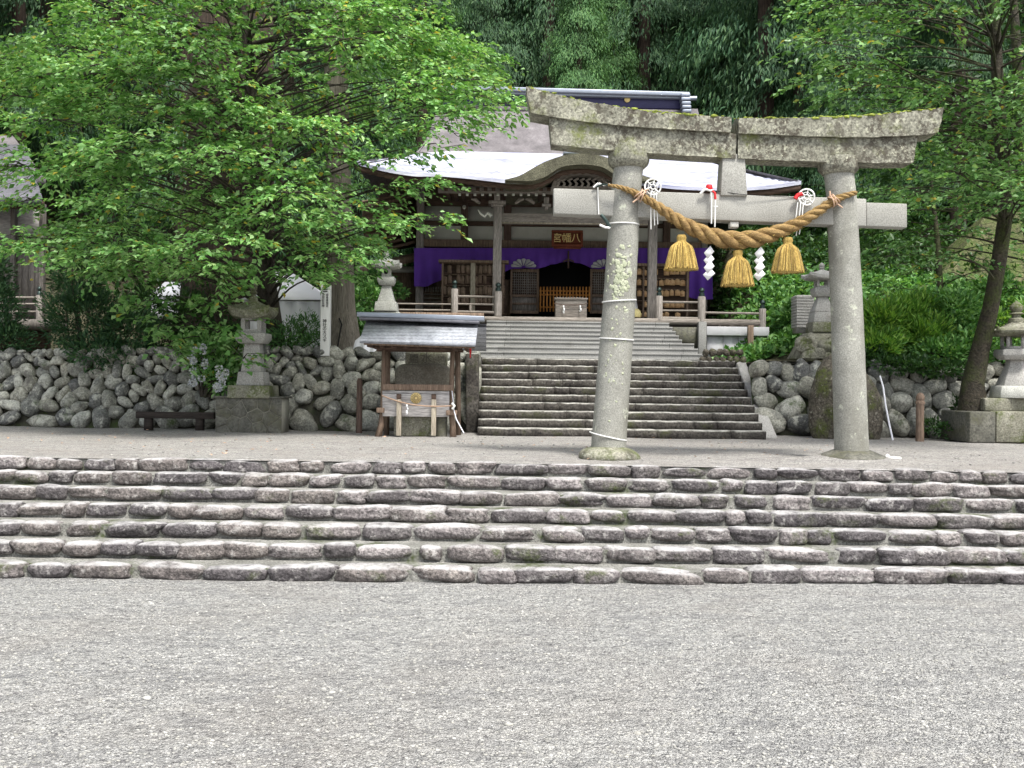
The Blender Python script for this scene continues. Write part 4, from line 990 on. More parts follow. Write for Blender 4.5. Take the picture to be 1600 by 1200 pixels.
# side eave underside timbers
mb = MB()
for k in range(9): mb.tube([P(648, 306+k*9, 25.5+.15*k), P(572, 322+k*9.4, 24.2+.5*k)], .05, 5)
mb.build('side_rafters', 'brwood', H)
mb = MB(); mb.add([tuple(P(652, 300, 25.6)), tuple(P(566, 316, 24.2)), tuple(P(570, 400, 29)), tuple(P(650, 385, 27.5))], [(0, 1, 2, 3)]); mb.build('side_soffit', 'brwood', H, thick=.04)
# ============================================================ WATER BASIN PAVILION
BY = 16.2
bp = thing('basin_pavilion', 'small roofed timber water basin pavilion with silver grey shingles left of the dark stairs', 'pavilion', tuple(P(652, 684, BY)))
def pbp(name, mat, rects, Y, depth, parent, bevel=.008):
    mb = MB(); [mb.pbox(*r, Y, depth) for r in rects]; return mb.build(name, mat, parent, bevel=bevel)
# gable roof, ridge left to right
Rz = P(655, 492, BY).z; eL, eR = P(562, 531, BY-.62), P(743, 537, BY-.62); rL, rR = P(572, 501, BY+.05), P(747, 506, BY+.05)
mb = MB(); V = []
for d in (0, -.05):
    V += [(eL.x, eL.y, eL.z+d), (eR.x, eR.y, eR.z+d), (rR.x, rR.y, rR.z+d), (rL.x, rL.y, rL.z+d)]
mb.add(V, [(0, 1, 2, 3), (7, 6, 5, 4), (0, 4, 5, 1), (1, 5, 6, 2), (2, 6, 7, 3), (3, 7, 4, 0)])
bz = BY+.75
V = []
for d in (0, -.05): V += [(eL.x+.05, bz, eL.z+d-.02), (eR.x+.13, bz, eR.z+d-.02), (rR.x+.13, rR.y+.01, rR.z+d), (rL.x, rL.y+.01, rL.z+d)]
mb.add(V, [(3, 2, 1, 0), (4, 5, 6, 7), (4, 0, 1, 5), (5, 1, 2, 6), (7, 3, 0, 4)])
mb.build('roof', 'basinroof', bp)
tb = lambda x0, y0, x1, y1, h, Y, d, nm, mt: tiltbar(x0, y0, x1, y1, h, Y, d).build(nm, mt, bp, bevel=.008)
tb(557.5, 487, 756.5, 494, .075, BY-.1, .32, 'ridge_board', 'ridgecap'); tb(561, 495, 749, 501.5, .04, BY-.14, .40, 'ridge_batten', 'slateroof')
tb(568, 533.5, 742, 539.5, .05, BY-.56, .06, 'eave_board', 'brwood')
mb = MB()
for k in range(9): x = 582+k*18.5; mb.box((P(x, 541, BY).x, BY+.03, P(x, 541+.035*(x-580), BY).z), (.045, 1.0, .05))
mb.build('rafters', 'dkwood', bp)
pbp('head_beam', 'dkwood', [(585, 540.5, 722, 546.5)], BY-.1, .09, bp)
pbp('head_beam', 'dkwood', [(588, 545, 724, 550)], BY+.4, .09, bp)
mb = MB(); mb.prism([(rR.x-.02, rR.z-.05), (eR.x-.03, eR.z-.05), (eR.x+.1, eR.z-.05)], BY, BY+.04); 
for (xt, yt, xm, ym, xb, yb) in ((600.5, 538, 598, 640, 591, 683), (707.5, 541, 704.5, 640, 708, 684)):
    MB().tube([P(xt, yt, BY), P((xt+xm)/2, (yt+ym)/2, BY), P(xm, ym, BY), P((xm+xb)/2+1, 664, BY-.02), P(xb, yb, BY-.05)], [.038, .038, .04, .048, .056], 4).build('post', 'brwood', bp)
for (xt, yt, xb) in ((606, 546, 604), (715, 549, 716)):
    MB().tube([P(xt, yt, BY+.45), P(xb, 681, BY+.45)], .045, 4).build('post', 'brwood', bp)
pbp('bench_beam', 'brwood', [(597, 600.5, 708, 610)], BY-.07, .12, bp, .01)
bd = pbp('front_board', 'palegrey', [(597.5, 616, 702, 633.5), (597.5, 633.8, 702, 651)], BY-.10, .035, bp, .004)
mb = MB(); mb.pbox(597.5, 611, 702, 616, BY-.07, .03); mb.build('top_board', 'palegrey', bp)
c = P(650, 622, BY-.11); mb = MB(); R = .082
poly = []
for k in range(64):
    a = 2*PI*k/64; r = R*(1+.07*abs(math.sin(8*a))); poly.append((c.x+r*math.cos(a), c.z+r*math.sin(a)))
mb.prism(poly, BY-.125, BY-.102); cr = mb.build('chrysanthemum_crest', 'gold', bd)
mb = MB()
for k in range(16):
    a = 2*PI*k/16; mb.box((c.x+R*.62*math.cos(a), BY-.128, c.z+R*.62*math.sin(a)), (R*.75, .008, .005), 0, ('Y', -a))
mb.build('petal_groove', 'brwood', cr)
for x in (623, 677.5):
    s_ = pbp('stake', 'palewood', [(x-3.8, 624, x+3.6, 681)], BY-.2, .09, bp, .006); pbp('stake_head', 'dkwood', [(x-3.5, 615.5, x+3.3, 624)], BY-.19, .07, s_, .006)
pbp('side_bracket', 'brwood', [(588, 637, 600, 645), (697, 641, 714, 649)], BY-.16, .1, bp)
MB().tube([P(x, y, BY-.17-.05*math.sin(PI*(x-597)/110)) for x, y in ((597, 618), (610, 623), (625, 628), (645, 632.5), (665, 634.5), (685, 635), (708, 634))], .011, 6).build('straw_cord', 'tan', bp, smooth=60)
mb = MB(); mb.pbox(634.5, 632, 637, 637, BY-.23, .003); mb.pbox(636, 637, 638, 641, BY-.235, .003); mb.pbox(634.2, 641, 637.3, 648, BY-.23, .003); mb.build('zigzag_paper', 'paper', bp)
MB().tube([P(706, 630, BY-.2), P(710, 634, BY-.21), P(707, 639, BY-.2)], .022, 7).build('cord_knot', 'twine', bp, smooth=60)
mb = MB(); mb.pbox(733.5, 539, 736.5, 553, BY-.3, .02); mb.pbox(734, 553, 735.6, 559, BY-.3, .01); mb.build('red_ribbon', 'red', bp)
# stone basin, boulders behind
ba = thing('stone_basin', 'dark stone water basin under the pavilion behind the front board', 'stone basin', tuple(P(655, 683, BY+.1)))
mb = MB(); mb.pbox(615, 640, 697, 683, BY+.02, .38); mb.build('trough', 'lantern_moss', ba, bevel=.04)
MB().tube([P(690, 650, BY+.04), P(690, 683, BY+.04)], .09, 12).build('round_foot', 'plinth', ba, smooth=60)
s = Stones(); c = P(662, 592, BY+1.0); s.add(stone(c, np.eye(3), (.47, .3, .27), 4.5, .03)); s.build('round_boulder', 'basinrock', None, label='broad smooth brown boulder behind the basin, under the carved slab', cat='boulder')
cs = thing('carved_slab', 'mossy stone slab with carved character on top of the smooth boulder', 'stone slab', tuple(P(665, 574, BY+.8)))
mb = MB(); mb.pbox(633, 550, 698, 574, BY+.82, .3); o = mb.build('slab', 'lantern_moss', cs, bevel=.03)
c = P(666, 560, BY+.8); text_obj('水', c.x, BY+.815, c.z, .20, 'carve', cs, 'carved_character', .004); c = P(647, 561, BY+.8); text_obj('盥', c.x, BY+.815, c.z, .17, 'carve', cs, 'carved_character', .004)
MB().tube([P(706, 609, BY-.05), P(708, 625, BY-.1), P(709, 640, BY-.15), P(713, 655, BY-.2), P(720, 668, BY-.25), P(725, 677, BY-.3)], .009, 8).build('pale_hose', 'hose', None, smooth=60, label='pale hose hanging beside the right post of the basin pavilion', cat='hose')

# ============================================================ STONE LANTERNS
def taper(mb, c, w0, w1, h, n=4, rot=0, d=None):
    k = 1/math.cos(PI/n) if n > 4 else math.sqrt(2)
    mb.lathe(c, [(w0/2*k, 0), (w1/2*k, h)], n, rot)
def lantern(label, px, parts, Y, mats, plinth=None):
    """parts: list of (kind, ytop, ybot, width_top, width_bot)"""
    ws = {400: .83, 605: .93, 1281: .80}.get(px, 1); px += {400: -4, 605: -1, 1281: 3}.get(px, 0); parts = [(k_, a_, b_, c_*ws, d_*ws, e_) for k_, a_, b_, c_, d_, e_ in parts]
    base = P(px, max(p[2] for p in parts), Y); t = thing('stone_lantern', label, 'stone lantern', tuple(base), 'stone lanterns')
    for kind, y0, y1, wt, wb, mat in parts:
        c = P(px, y1, Y); h = (y1-y0)/1600*Y; a, b = wt/1600*Y, wb/1600*Y; mb = MB(); x, z = c.x, c.z
        if kind == 'block': taper(mb, (x, Y, z), b, a, h); mb.build('base_block', mat, t, bevel=.015)
        elif kind == 'shaft':
            prof = [(b/2*1.414*np.interp(f, [0, .15, .5, 1], [1, .93, (.55*b+.45*a)/b*.95, a/b]), h*f) for f in np.linspace(0, 1, 9)]
            mb.lathe((x, Y, z), prof, 4); mb.build('shaft', mat, t, bevel=.012)
        elif kind == 'plate':
            mb.lathe((x, Y, z), [(b*.707*.8, 0), (b*.707, h*.45), (b*.707, h*.92), (b*.66, h)], 4); mb.build('middle_plate', mat, t, bevel=.01)
        elif kind == 'box':
            s_ = a/2; th = a*.2
            for sx in (-1, 1):
                for sy in (-1, 1): mb.box((x+sx*(s_-th/2), Y+sy*(s_-th/2), z+h/2), (th, th, h))
            for sy in (-1, 1): mb.box((x, Y+sy*(s_-th/2), z+h*.12), (a-2*th, th*.9, h*.24)); mb.box((x, Y+sy*(s_-th/2), z+h*.9), (a-2*th, th*.9, h*.2))
            for sx in (-1, 1): mb.box((x+sx*(s_-th/2), Y, z+h*.12), (th*.9, a-2*th, h*.24)); mb.box((x+sx*(s_-th/2), Y, z+h*.9), (th*.9, a-2*th, h*.2))
            mb.build('fire_box', mat, t, bevel=.006)
        elif kind == 'roundbox':
            mb.box((x, Y, z+h/2), (a, a, h)); fb = mb.build('fire_box', mat, t, bevel=.01)
            MB().tube([(x, Y-a/2-.004, z+h*.5), (x, Y-a/2+.02, z+h*.5)], a*.25, 20).build('round_opening', 'black', fb)
        elif kind == 'roof':
            n = 33; R = b/2; V = []; F = []
            def rf(u, v, dz):
                X = (u*2-1); W = (v*2-1); m_ = max(abs(X), abs(W)); cor = (abs(X)*abs(W))**2.2
                return (x+X*R, Y+W*R, z+h*(.38+.62*(1-m_)**.85)*(1)+cor*h*.28-.0+dz*(1) if dz == 0 else z+h*.10*(1 if m_ > .9 else .0)+cor*h*.28+h*.02)
            V = [rf(i/(n-1), j/(n-1), 0) for j in range(n) for i in range(n)]; lo = [rf(i/(n-1), j/(n-1), 1) for j in range(n) for i in range(n)]
            F = [(j*n+i, j*n+i+1, (j+1)*n+i+1, (j+1)*n+i) for j in range(n-1) for i in range(n-1)]; N2 = n*n
            F2 = [tuple(N2+q for q in f[::-1]) for f in F]
            E = [(i, N2+i, N2+i+1, i+1) for i in range(n-1)]+[((n-1)*n+i+1, N2+(n-1)*n+i+1, N2+(n-1)*n+i, (n-1)*n+i) for i in range(n-1)]+[((j+1)*n, N2+(j+1)*n, N2+j*n, j*n) for j in range(n-1)]+[(j*n+n-1, N2+j*n+n-1, N2+(j+1)*n+n-1, (j+1)*n+n-1) for j in range(n-1)]
            mb.add(V+lo, F+F2+E); mb.build('roof', mat, t, smooth=40)
        elif kind == 'finial':
            r = b/2; mb.lathe((x, Y, z), [(r, -.02), (r*1.0, h*.10), (r*.55, h*.2), (r*.5, h*.3), (r*.95, h*.36), (r*.55, h*.46), (r*.85, h*.58), (r*.8, h*.75), (r*.4, h*.9), (r*.05, h)], 18); mb.build('finial', mat, t, smooth=50)
        elif kind == 'hexroof':
            r = b/2; mb.lathe((x, Y, z), [(r*.75, 0), (r*.98, h*.18), (r*1.02, h*.34), (r*.80, h*.44), (r*.5, h*.62), (r*.28, h*.86), (r*.2, h)], 6, 0); mb.build('roof', mat, t, bevel=.01)
            for k in range(6):
                an = 2*PI*(k+.5)/6; mbx = MB().tube([(x+r*f*math.cos(an), Y+r*f*math.sin(an), z+h*g) for f, g in ((.75, .45), (.95, .36), (1.08, .42), (1.12, .56))], [r*.06, r*.09, r*.08, r*.03], 7); mbx.build('roof_scroll', mat, t, smooth=50)
        elif kind == 'hexbox':
            mb.lathe((x, Y, z), [(b/2, 0), (b/2, h*.2)], 6); mb.lathe((x, Y, z+h*.85), [(a/2, 0), (a/2, h*.15)], 6)
            for k in range(6):
                an = 2*PI*(k+.5)/6; mb.tube([(x+b*.44*math.cos(an), Y+b*.44*math.sin(an), z+h*.1), (x+b*.44*math.cos(an), Y+b*.44*math.sin(an), z+h*.9)], b*.07, 6)
            mb.build('fire_box', mat, t)
        elif kind == 'hexshaft':
            mb.lathe((x, Y, z), [(b/2, 0), (b/2*.80, h*.35), (a/2*1.1, h*.8), (a/2, h)], 6); mb.build('shaft', mat, t, bevel=.01)
        elif kind == 'hexplate':
            mb.lathe((x, Y, z), [(b*.40, 0), (b*.5, h*.4), (b*.5, h*.8), (b*.47, h)], 6); mb.build('middle_plate', mat, t, bevel=.01)
        elif kind == 'hexblock':
            mb.lathe((x, Y, z), [(b/2, 0), (b/2, h*.5), (a/2, h)], 6); mb.build('base_block', mat, t, bevel=.012)
    return t
L1 = lantern('tall grey stone lantern on a dark cracked stone plinth beside the boulder wall', 400,
    [('block', 602, 622, 77, 79, M['lantern_moss']), ('block', 581, 602.3, 47, 52, M['lantern']), ('shaft', 537, 581.3, 28, 39, M['lantern']), ('plate', 520.5, 537.3, 54, 56, M['lantern']), ('box', 496, 521, 38, 38, M['lantern']),
     ('roof', 467, 499, 74, 76, M['lantern_moss']), ('finial', 436, 470, 17, 17, M['lantern_moss'])], 16.9, None)
c = P(394, 676.5, 16.7)
pl = thing('lantern_plinth', 'low dark stone plinth with pale crazed joints under the tall lantern', 'plinth', (c.x, 17.05, ZT))
def polystone_box(parent, x0, y0, x1, y1, Y, depth, mat, jmat, name):
    mb = MB(); mb.pbox(x0, y0, x1, y1, Y+.012, depth); mb.build('joint_mortar', jmat, parent)
    a, b = P(x0, y1, Y), P(x1, y0, Y); s_ = Stones()
    W, Hh = b.x-a.x, b.z-a.z
    rr = np.random.default_rng(int(x0)); cs_ = rr.uniform(0, 1, (15, 2))*[W, Hh]
    for _ in range(5):
        X = rr.uniform(0, 1, (4000, 2))*[W, Hh]; Lb = np.argmin(((X[:, None]-cs_[None])**2).sum(2), 1); cs_ = np.array([X[Lb == k].mean(0) for k in range(15)])
    mb = MB()
    for k in range(15):      # convex cell by half-plane clipping
        poly = [np.array(p) for p in ((0, 0), (W, 0), (W, Hh), (0, Hh))]
        for m_ in range(15):
            if m_ == k: continue
            mid = (cs_[k]+cs_[m_])/2; nn = cs_[m_]-cs_[k]; nn = nn/np.linalg.norm(nn); lim = mid@nn-.008
            out_ = []
            for i in range(len(poly)):
                p, q = poly[i], poly[(i+1) % len(poly)]; dp, dq = p@nn-lim, q@nn-lim
                if dp <= 0: out_.append(p)
                if dp*dq < 0: out_.append(p+(q-p)*dp/(dp-dq))
            poly = out_
            if len(poly) < 3: break
        if len(poly) >= 3: mb.prism([(a.x+p[0], a.z+p[1]) for p in poly], Y-.012+rr.uniform(0, .012), Y+.03)
    mb.build(name, mat, parent, bevel=.006)
polystone_box(pl, 337, 622.5, 440, 676, 16.6, .55, 'plinth', 'joint', 'crazed_facing')
MB().pbox(335, 619.5, 442, 622.3, 16.56, .72).build('top_slab', 'plinth', pl, bevel=.012)
lantern('small pale stone lantern with a round opening, above the basin pavilion roof', 605,
    [('block', 472, 487, 34, 38, M['lantern_pale']), ('shaft', 446, 472.2, 14, 28, M['lantern_pale']), ('plate', 433, 446.2, 27, 28, M['lantern_pale']), ('roundbox', 418, 433.2, 15, 15, M['lantern_pale']),
     ('roof', 402, 420.5, 46, 47, M['lantern_pale']), ('finial', 390, 404, 10, 10, M['lantern_pale'])], 20.2, None)
MB().pbox(586, 487, 624, 560, 20.0, .5).build('lantern_pedestal', 'lantern_pale', None, bevel=.02, label='plain stone pedestal under the small pale lantern behind the basin roof', cat='pedestal')
lantern('stone lantern with a wide roof on a mossy rock pedestal behind the right torii pillar', 1281,
    [('block', 504, 520, 48, 50, M['lantern_moss']), ('block', 488, 504.2, 38, 44, M['lantern']), ('shaft', 464, 488.2, 18, 38, M['lantern']), ('plate', 450, 464.2, 34, 36, M['lantern']), ('box', 436, 450.2, 25, 25, M['lantern']),
     ('roof', 421, 438.5, 62, 64, M['lantern']), ('finial', 410, 424, 13, 13, M['lantern'])], 19.2, None)
pd = thing('rock_pedestal', 'mossy pedestal of dressed blocks and rough rocks under the lantern behind the right torii pillar', 'pedestal', tuple(P(1282, 566, 19.2)))
mb = MB(); c = P(1283, 562, 19.3); taper(mb, (c.x, 19.3, c.z), 1.05, .62, .50); mb.build('dressed_block', 'lantern_moss', pd, bevel=.03)
s = Stones()
for k in range(16):
    s.add(stone(P(1250+random.uniform(0, 62), 556-random.uniform(0, 24), 18.85+random.uniform(0, .1)), np.eye(3), (random.uniform(.09, .16), .10, random.uniform(.08, .13)), 2.4, .14))
s.build('rough_rocks', 'lantern_moss', pd)
stl = thing('slatted_stele', 'pale grey ribbed stone block standing on the slope left of the lantern', 'stone block', tuple(P(1257, 512, 20.4)))
mb = MB(); mb.pbox(1246, 461, 1272, 520, 20.42, .35); mb.build('core', 'lantern', stl)
mb = MB(); [mb.pbox(1245, 462+k*4.6, 1272.5, 465.8+k*4.6, 20.38, .42) for k in range(11)]; mb.build('ribs', 'lantern', stl, bevel=.004)
# right lantern
lantern('tall hexagonal stone lantern on stepped mossy blocks at the right edge', 1588,
    [('hexblock', 603, 622, 72, 78, M['lantern_pale']), ('hexshaft', 562, 603.3, 30, 62, M['lantern']), ('hexplate', 546, 562.3, 60, 66, M['lantern']), ('hexbox', 522, 546.3, 46, 46, M['lantern']),
     ('hexroof', 500, 526, 74, 84, M['lantern_moss']), ('finial', 470, 502, 24, 24, M['lantern_moss'])], 16.75, None)
pr = thing('lantern_plinth', 'two stepped mossy stone courses under the hexagonal lantern', 'plinth', tuple(P(1590, 692, 16.4)))
mb = MB(); mb.pbox(1539, 622.5, 1640, 643, 16.5, .8); mb.build('upper_course', 'lantern_moss', pr, bevel=.02)
mb = MB(); mb.pbox(1515, 643.3, 1556, 692, 16.25, 1.1); mb.build('lower_course', 'plinth', pr, bevel=.02)
mb = MB(); mb.pbox(1556.6, 643.3, 1668, 692, 16.27, 1.1); mb.build('lower_course', 'lantern_moss', pr, bevel=.02)
# ============================================================ SMALL THINGS ON THE TERRACE
s = Stones(); c = P(1318, 650, 17.0)
s.add(stone((c.x, 17.05, ZT+.42), np.eye(3), (.58, .40, .84), 2.1, .12)); s.build('mossy_boulder', 'darkrock', None, label='big dark mossy boulder standing behind the foot of the right torii pillar', cat='boulder')
mb = MB(); c = P(561, 678, 17.0); mb.lathe((c.x, 17, ZT-.02), [(.052, 0), (.050, .5), (.048, .86), (.052, .87), (.03, .93)], 10); mb.build('short_post', 'dkwoodz', None, smooth=50, label='dark timber post in front of the wall left of the basin pavilion', cat='post')
c = P(1437, 690, 16.6); t = thing('knobbed_post', 'brown weathered post with a rounded cap before the right boulder wall', 'post', (c.x, 16.6, ZT))
MB().lathe((c.x, 16.6, ZT-.02), [(.068, 0), (.062, .3), (.065, .62)], 14).build('shaft', 'brwood', t, smooth=50)
MB().lathe((c.x, 16.6, ZT+.60), [(.075, 0), (.078, .04), (.06, .06), (.07, .08), (.07, .12), (.045, .17), (.01, .19)], 14).build('cap', 'brwood', t, smooth=50)
MB().tube([P(1375, 588, 17.25), P(1380, 605, 17.0), P(1384, 635, 16.75), P(1390, 665, 16.6), P(1395, 688, 16.5)], .016, 8).build('pale_pipe', 'hose', None, smooth=60, label='thin pale curved pipe leaning on the right boulder wall', cat='pipe')
a, b = P(214, 648, 17.1), P(336, 649.5, 17.1)
t = thing('timber_rail', 'low dark timber rail lying in front of the shaded left wall', 'timber rail', ((a.x+b.x)/2, 17.1, ZT))
MB().box(((a.x+b.x)/2, 17.1, (a.z+b.z)/2), (b.x-a.x, .14, .11)).build('beam', 'blackwood', t, bevel=.01)
for x in (a.x+.2, b.x-.25): MB().box((x, 17.1, (ZT+a.z-.05)/2), (.12, .12, a.z-.05-ZT)).build('support', 'blackwood', t)
c = P(1394, 716, 12.3); mb = MB(); mb.tube([P(1386, 713, 11.9), P(1391, 716, 11.85), P(1407, 717, 11.85)], [.03, .02, .024], 8); mb.build('white_pipe_stub', 'whitepaint', None, smooth=60, label='small white pipe stub on the gravel right of the right torii pillar', cat='pipe')

# ============================================================ SIGN POST
sp_ = thing('sign_post', 'tall white square post with black vertical writing on the wall top', 'sign post', tuple(P(508, 552, 18.1)))
mb = MB(); mb.pbox(500.5, 444, 515, 556, 18.0, .16); mb.build('post', 'whitepaint', sp_, bevel=.008)
mb = MB(); c = P(508, 452, 18)
for k in range(3):
    mb.strip([(c.x-.045+.09*f, c.z+.035-.03*k-.008*math.sin(PI*f)) for f in np.linspace(0, 1, 7)], [(c.x-.045+.09*f, c.z+.021-.03*k-.008*math.sin(PI*f)) for f in np.linspace(0, 1, 7)], 17.99, 18.01)
mb.build('three_bar_crest', 'ink', sp_)
for txt, px, y0, dy, h in (('岐阜県指定', 511.3, 461, 4.3, .05), ('天然記念物', 505, 461, 4.3, .05), ('神社の大スギ', 507.3, 502, 6, .075)):
    for i, ch in enumerate(txt):
        c = P(px, y0+dy*i, 18); text_obj(ch, c.x, 17.995, c.z, h, 'ink', sp_, 'painted_character', .002)

# ============================================================ TENTS
def tent(label, x0, x1, ytop, yeave, ybot, Y, px_peak, depth=3):
    t = thing('canvas_tent', label, 'tent', tuple(P((x0+x1)/2, ybot, Y)))
    a, b, k = P(x0, yeave, Y), P(x1, yeave, Y), P(px_peak, ytop, Y+.9); zb = P(x0, ybot, Y).z
    mb = MB()
    V = [(a.x, Y, a.z), (b.x, Y, b.z), (k.x-.3, Y+depth/2, k.z), (k.x+.3, Y+depth/2, k.z), (a.x, Y+depth, a.z), (b.x, Y+depth, b.z)]
    mb.add(V, [(0, 1, 3, 2), (5, 4, 2, 3), (4, 0, 2), (1, 5, 3)]); mb.build('canopy', 'tent', t, thick=.01)
    n = 40; V = []
    for j in (0, 1):
        for i in range(n): V.append((a.x+.05+(b.x-a.x-.1)*i/(n-1), Y+.05+.03*math.sin(i*.9), a.z-.01 if j == 0 else zb))
    mb = MB().add(V, [(i, i+1, n+i+1, n+i) for i in range(n-1)])
    mb.add([(a.x+.05, Y+.05, a.z), (a.x+.05, Y+depth, a.z), (a.x+.05, Y+depth, zb), (a.x+.05, Y+.05, zb)], [(0, 1, 2, 3)])
    mb.add([(b.x-.05, Y+.05, b.z), (b.x-.05, Y+depth, b.z), (b.x-.05, Y+depth, zb), (b.x-.05, Y+.05, zb)], [(0, 1, 2, 3)])
    mb.build('side_cloth', 'tent', t, smooth=60)
tent('white canvas tent standing behind the broadleaf tree trunk', 372, 512, 418, 468, 556, 20.6, 420)
tent('white canvas tent mostly hidden by foliage in front of the shaded left wall', 232, 296, 440, 462, 500, 22.2, 276, 2)
mb = MB(); n = 30; V = []
for j in range(5):
    for i in range(n):
        p = P(545+90*i/(n-1), 524+9*j+(6 if i > 15 else 0)+max(0, (565-545-90*i/(n-1)))*.8, 19.6); V.append((p.x, 19.6+.06*math.sin(i*1.3)*j/4-.05*j, p.z))
mb.add(V, [(j*n+i, j*n+i+1, (j+1)*n+i+1, (j+1)*n+i) for j in range(4) for i in range(n-1)]); mb.build('white_sheet', 'tent', None, smooth=60, label='white sheet hanging behind the basin pavilion on top of the wall', cat='sheet', thick=.01)

# ============================================================ LEFT BUILDING
LB = thing('shrine_office', 'grey timber building with a dark shingle roof at the left edge', 'building', tuple(P(20, 540, 23)))
c = P(0, 308, 22.2); 
mb = MB(); e0, e1 = P(-260, 302, 22), P(66, 308, 22); q0, q1 = P(-240, 222, 25), P(40, 226, 25)
mb.add([tuple(e0), tuple(e1), tuple(q1), tuple(q0)]+[(p.x, p.y, p.z-.18) for p in (e0, e1, q1, q0)], [(0, 1, 2, 3), (7, 6, 5, 4), (0, 4, 5, 1), (1, 5, 6, 2), (2, 6, 7, 3)]); mb.build('roof', 'slateroof', LB)
mb = MB(); f0, f1 = P(-230, 275, 26), P(72, 280, 26); g0, g1 = P(-200, 205, 29), P(20, 212, 29)
mb.add([tuple(f0), tuple(f1), tuple(g1), tuple(g0)]+[(p.x, p.y, p.z-.18) for p in (f0, f1, g1, g0)], [(0, 1, 2, 3), (7, 6, 5, 4), (0, 4, 5, 1), (1, 5, 6, 2)]); mb.build('upper_roof', 'bigroof', LB)
mb = MB(); mb.pbox(-230, 310, 60, 322, 22.5, .3); mb.build('eave_beam', 'dkwood', LB)
mb = MB(); [mb.pbox(-230+k*9.6, 315, -225.5+k*9.6, 320, 22.4, .2) for k in range(30)]; mb.build('rafter_ends', 'shadegrey', LB)
mb = MB(); mb.pbox(-230, 322, 62, 372, 23.2, .1); mb.build('plaster_wall', 'palegrey', LB)
mb = MB(); [mb.pbox(-230+k*9.8, 372, -221+k*9.8, 500, 23.1, .06) for k in range(30)]; mb.build('wall_boards', 'shadegrey', LB)
mb = MB(); [mb.pbox(x, 318, x+7, 540, 22.95, .15) for x in (-120, -40, 15, 60)]; mb.build('wall_post', 'shadegrey', LB, bevel=.01)
mb = MB(); mb.pbox(-230, 497, 75, 512, 22.0, 1.0); mb.build('veranda', 'shadegrey', LB)
mb = MB(); mb.pbox(-230, 512, 70, 560, 22.8, .3); mb.build('underfloor', 'dkwood', LB)
railing('grey timber veranda railing on the left building', [(61, 447, 500, 9)], [(-200, 463, 57, 465, 3.5), (-200, 474, 57, 475, 3), (-200, 486, 57, 487, 3)], 22.1)
# thatched hut at the right
hut = thing('thatched_hut', 'small hut with a steep mossy thatched roof among the trees at the right', 'hut', tuple(P(1520, 480, 27)))
a, b = P(1432, 452, 25.2), P(1640, 452, 25.2); k0, k1 = P(1545, 326, 27.5), P(1650, 322, 27.5)
def th(u, v):
    p = a.lerp(b, u).lerp(k0.lerp(k1, u), v); p.z -= .35*math.sin(PI*v); return p
mb = MB().grid(th, 30, 20); mb.add([tuple(th(0, v)) for v in np.linspace(0, 1, 10)]+[(th(0, v).x, 55-th(0, v).y+.0, th(0, v).z) for v in np.linspace(0, 1, 10)], [(i, i+1, 11+i, 10+i) for i in range(9)])
mb.build('thatched_roof', 'thatch', hut, smooth=50, thick=.18)
mb = MB(); mb.pbox(1452, 455, 1640, 520, 26.2, .2); mb.build('plank_wall', 'brwood', hut)
mb = MB(); mb.pbox(1440, 453, 1640, 461, 25.35, .15); mb.build('eave_beam', 'brwood', hut)
# ============================================================ VEGETATION
def nrmz(a): return a/np.maximum(np.linalg.norm(a, axis=-1, keepdims=True), 1e-9)
def leaf_geo(base, d, nrm, L, W, fold=.25):
    """base, d, nrm: (N,3); L, W: (N,)"""
    d = nrmz(d); s = nrmz(np.cross(d, nrm)); up = nrmz(np.cross(s, d))
    mid = base+d*(L*.45)[:, None]
    V = np.stack([base, mid+s*(W/2)[:, None]+up*(W*fold)[:, None]*.5, base+d*L[:, None]-up*(L*.12)[:, None], mid-s*(W/2)[:, None]+up*(W*fold)[:, None]*.5], 1)
    N = len(base); V = V.reshape(-1, 3); i = np.arange(N)*4
    F = np.concatenate([np.stack([i, i+1, i+2], 1), np.stack([i, i+2, i+3], 1)]); return V, F
def twigs_to_leaves(p, t, ln, m, L, W, rng, updir=.9, spread=.9):
    n = len(p); f = (np.arange(m)+.6)/m
    t = nrmz(t); pos = p[:, None]+t[:, None]*(ln[:, None]*f[None])[..., None]; pos[..., 2] -= (.18*ln[:, None]*f[None]**2)
    pos = pos+rng.normal(0, .02, pos.shape)
    side = nrmz(np.cross(t, [0, 0, 1.0])); sg = np.where(np.arange(m) % 2, 1, -1)[None, :, None]
    a = rng.uniform(.45, 1.2, (n, m, 1))*spread
    d = t[:, None]*np.cos(a)+side[:, None]*np.sin(a)*sg+rng.normal(0, .22, (n, m, 3)); d[..., 2] -= .18
    nr = np.array([0, 0, updir])+rng.normal(0, .42, (n, m, 3))
    N = n*m; Ls = L*rng.uniform(.6, 1.2, N); return leaf_geo(pos.reshape(N, 3), d.reshape(N, 3), nr.reshape(N, 3), Ls, Ls*W)
def limb(a, b, r0, r1, sag=.1, n=9, wig=.12):
    a, b = Vector(a), Vector(b); L = (b-a).length; out = []
    w1, w2 = random.uniform(0, 6), random.uniform(0, 6)
    for i in range(n):
        f = i/(n-1); p = a.lerp(b, f); k = math.sin(PI*f)*wig*L*.4
        p += Vector((math.sin(w1+f*5)*k*.5, math.cos(w2+f*4)*k*.5, (sag*L)*math.sin(PI*f)*.6)); out.append(p)
    return out, [r0+(r1-r0)*(i/(n-1))**.7 for i in range(n)]
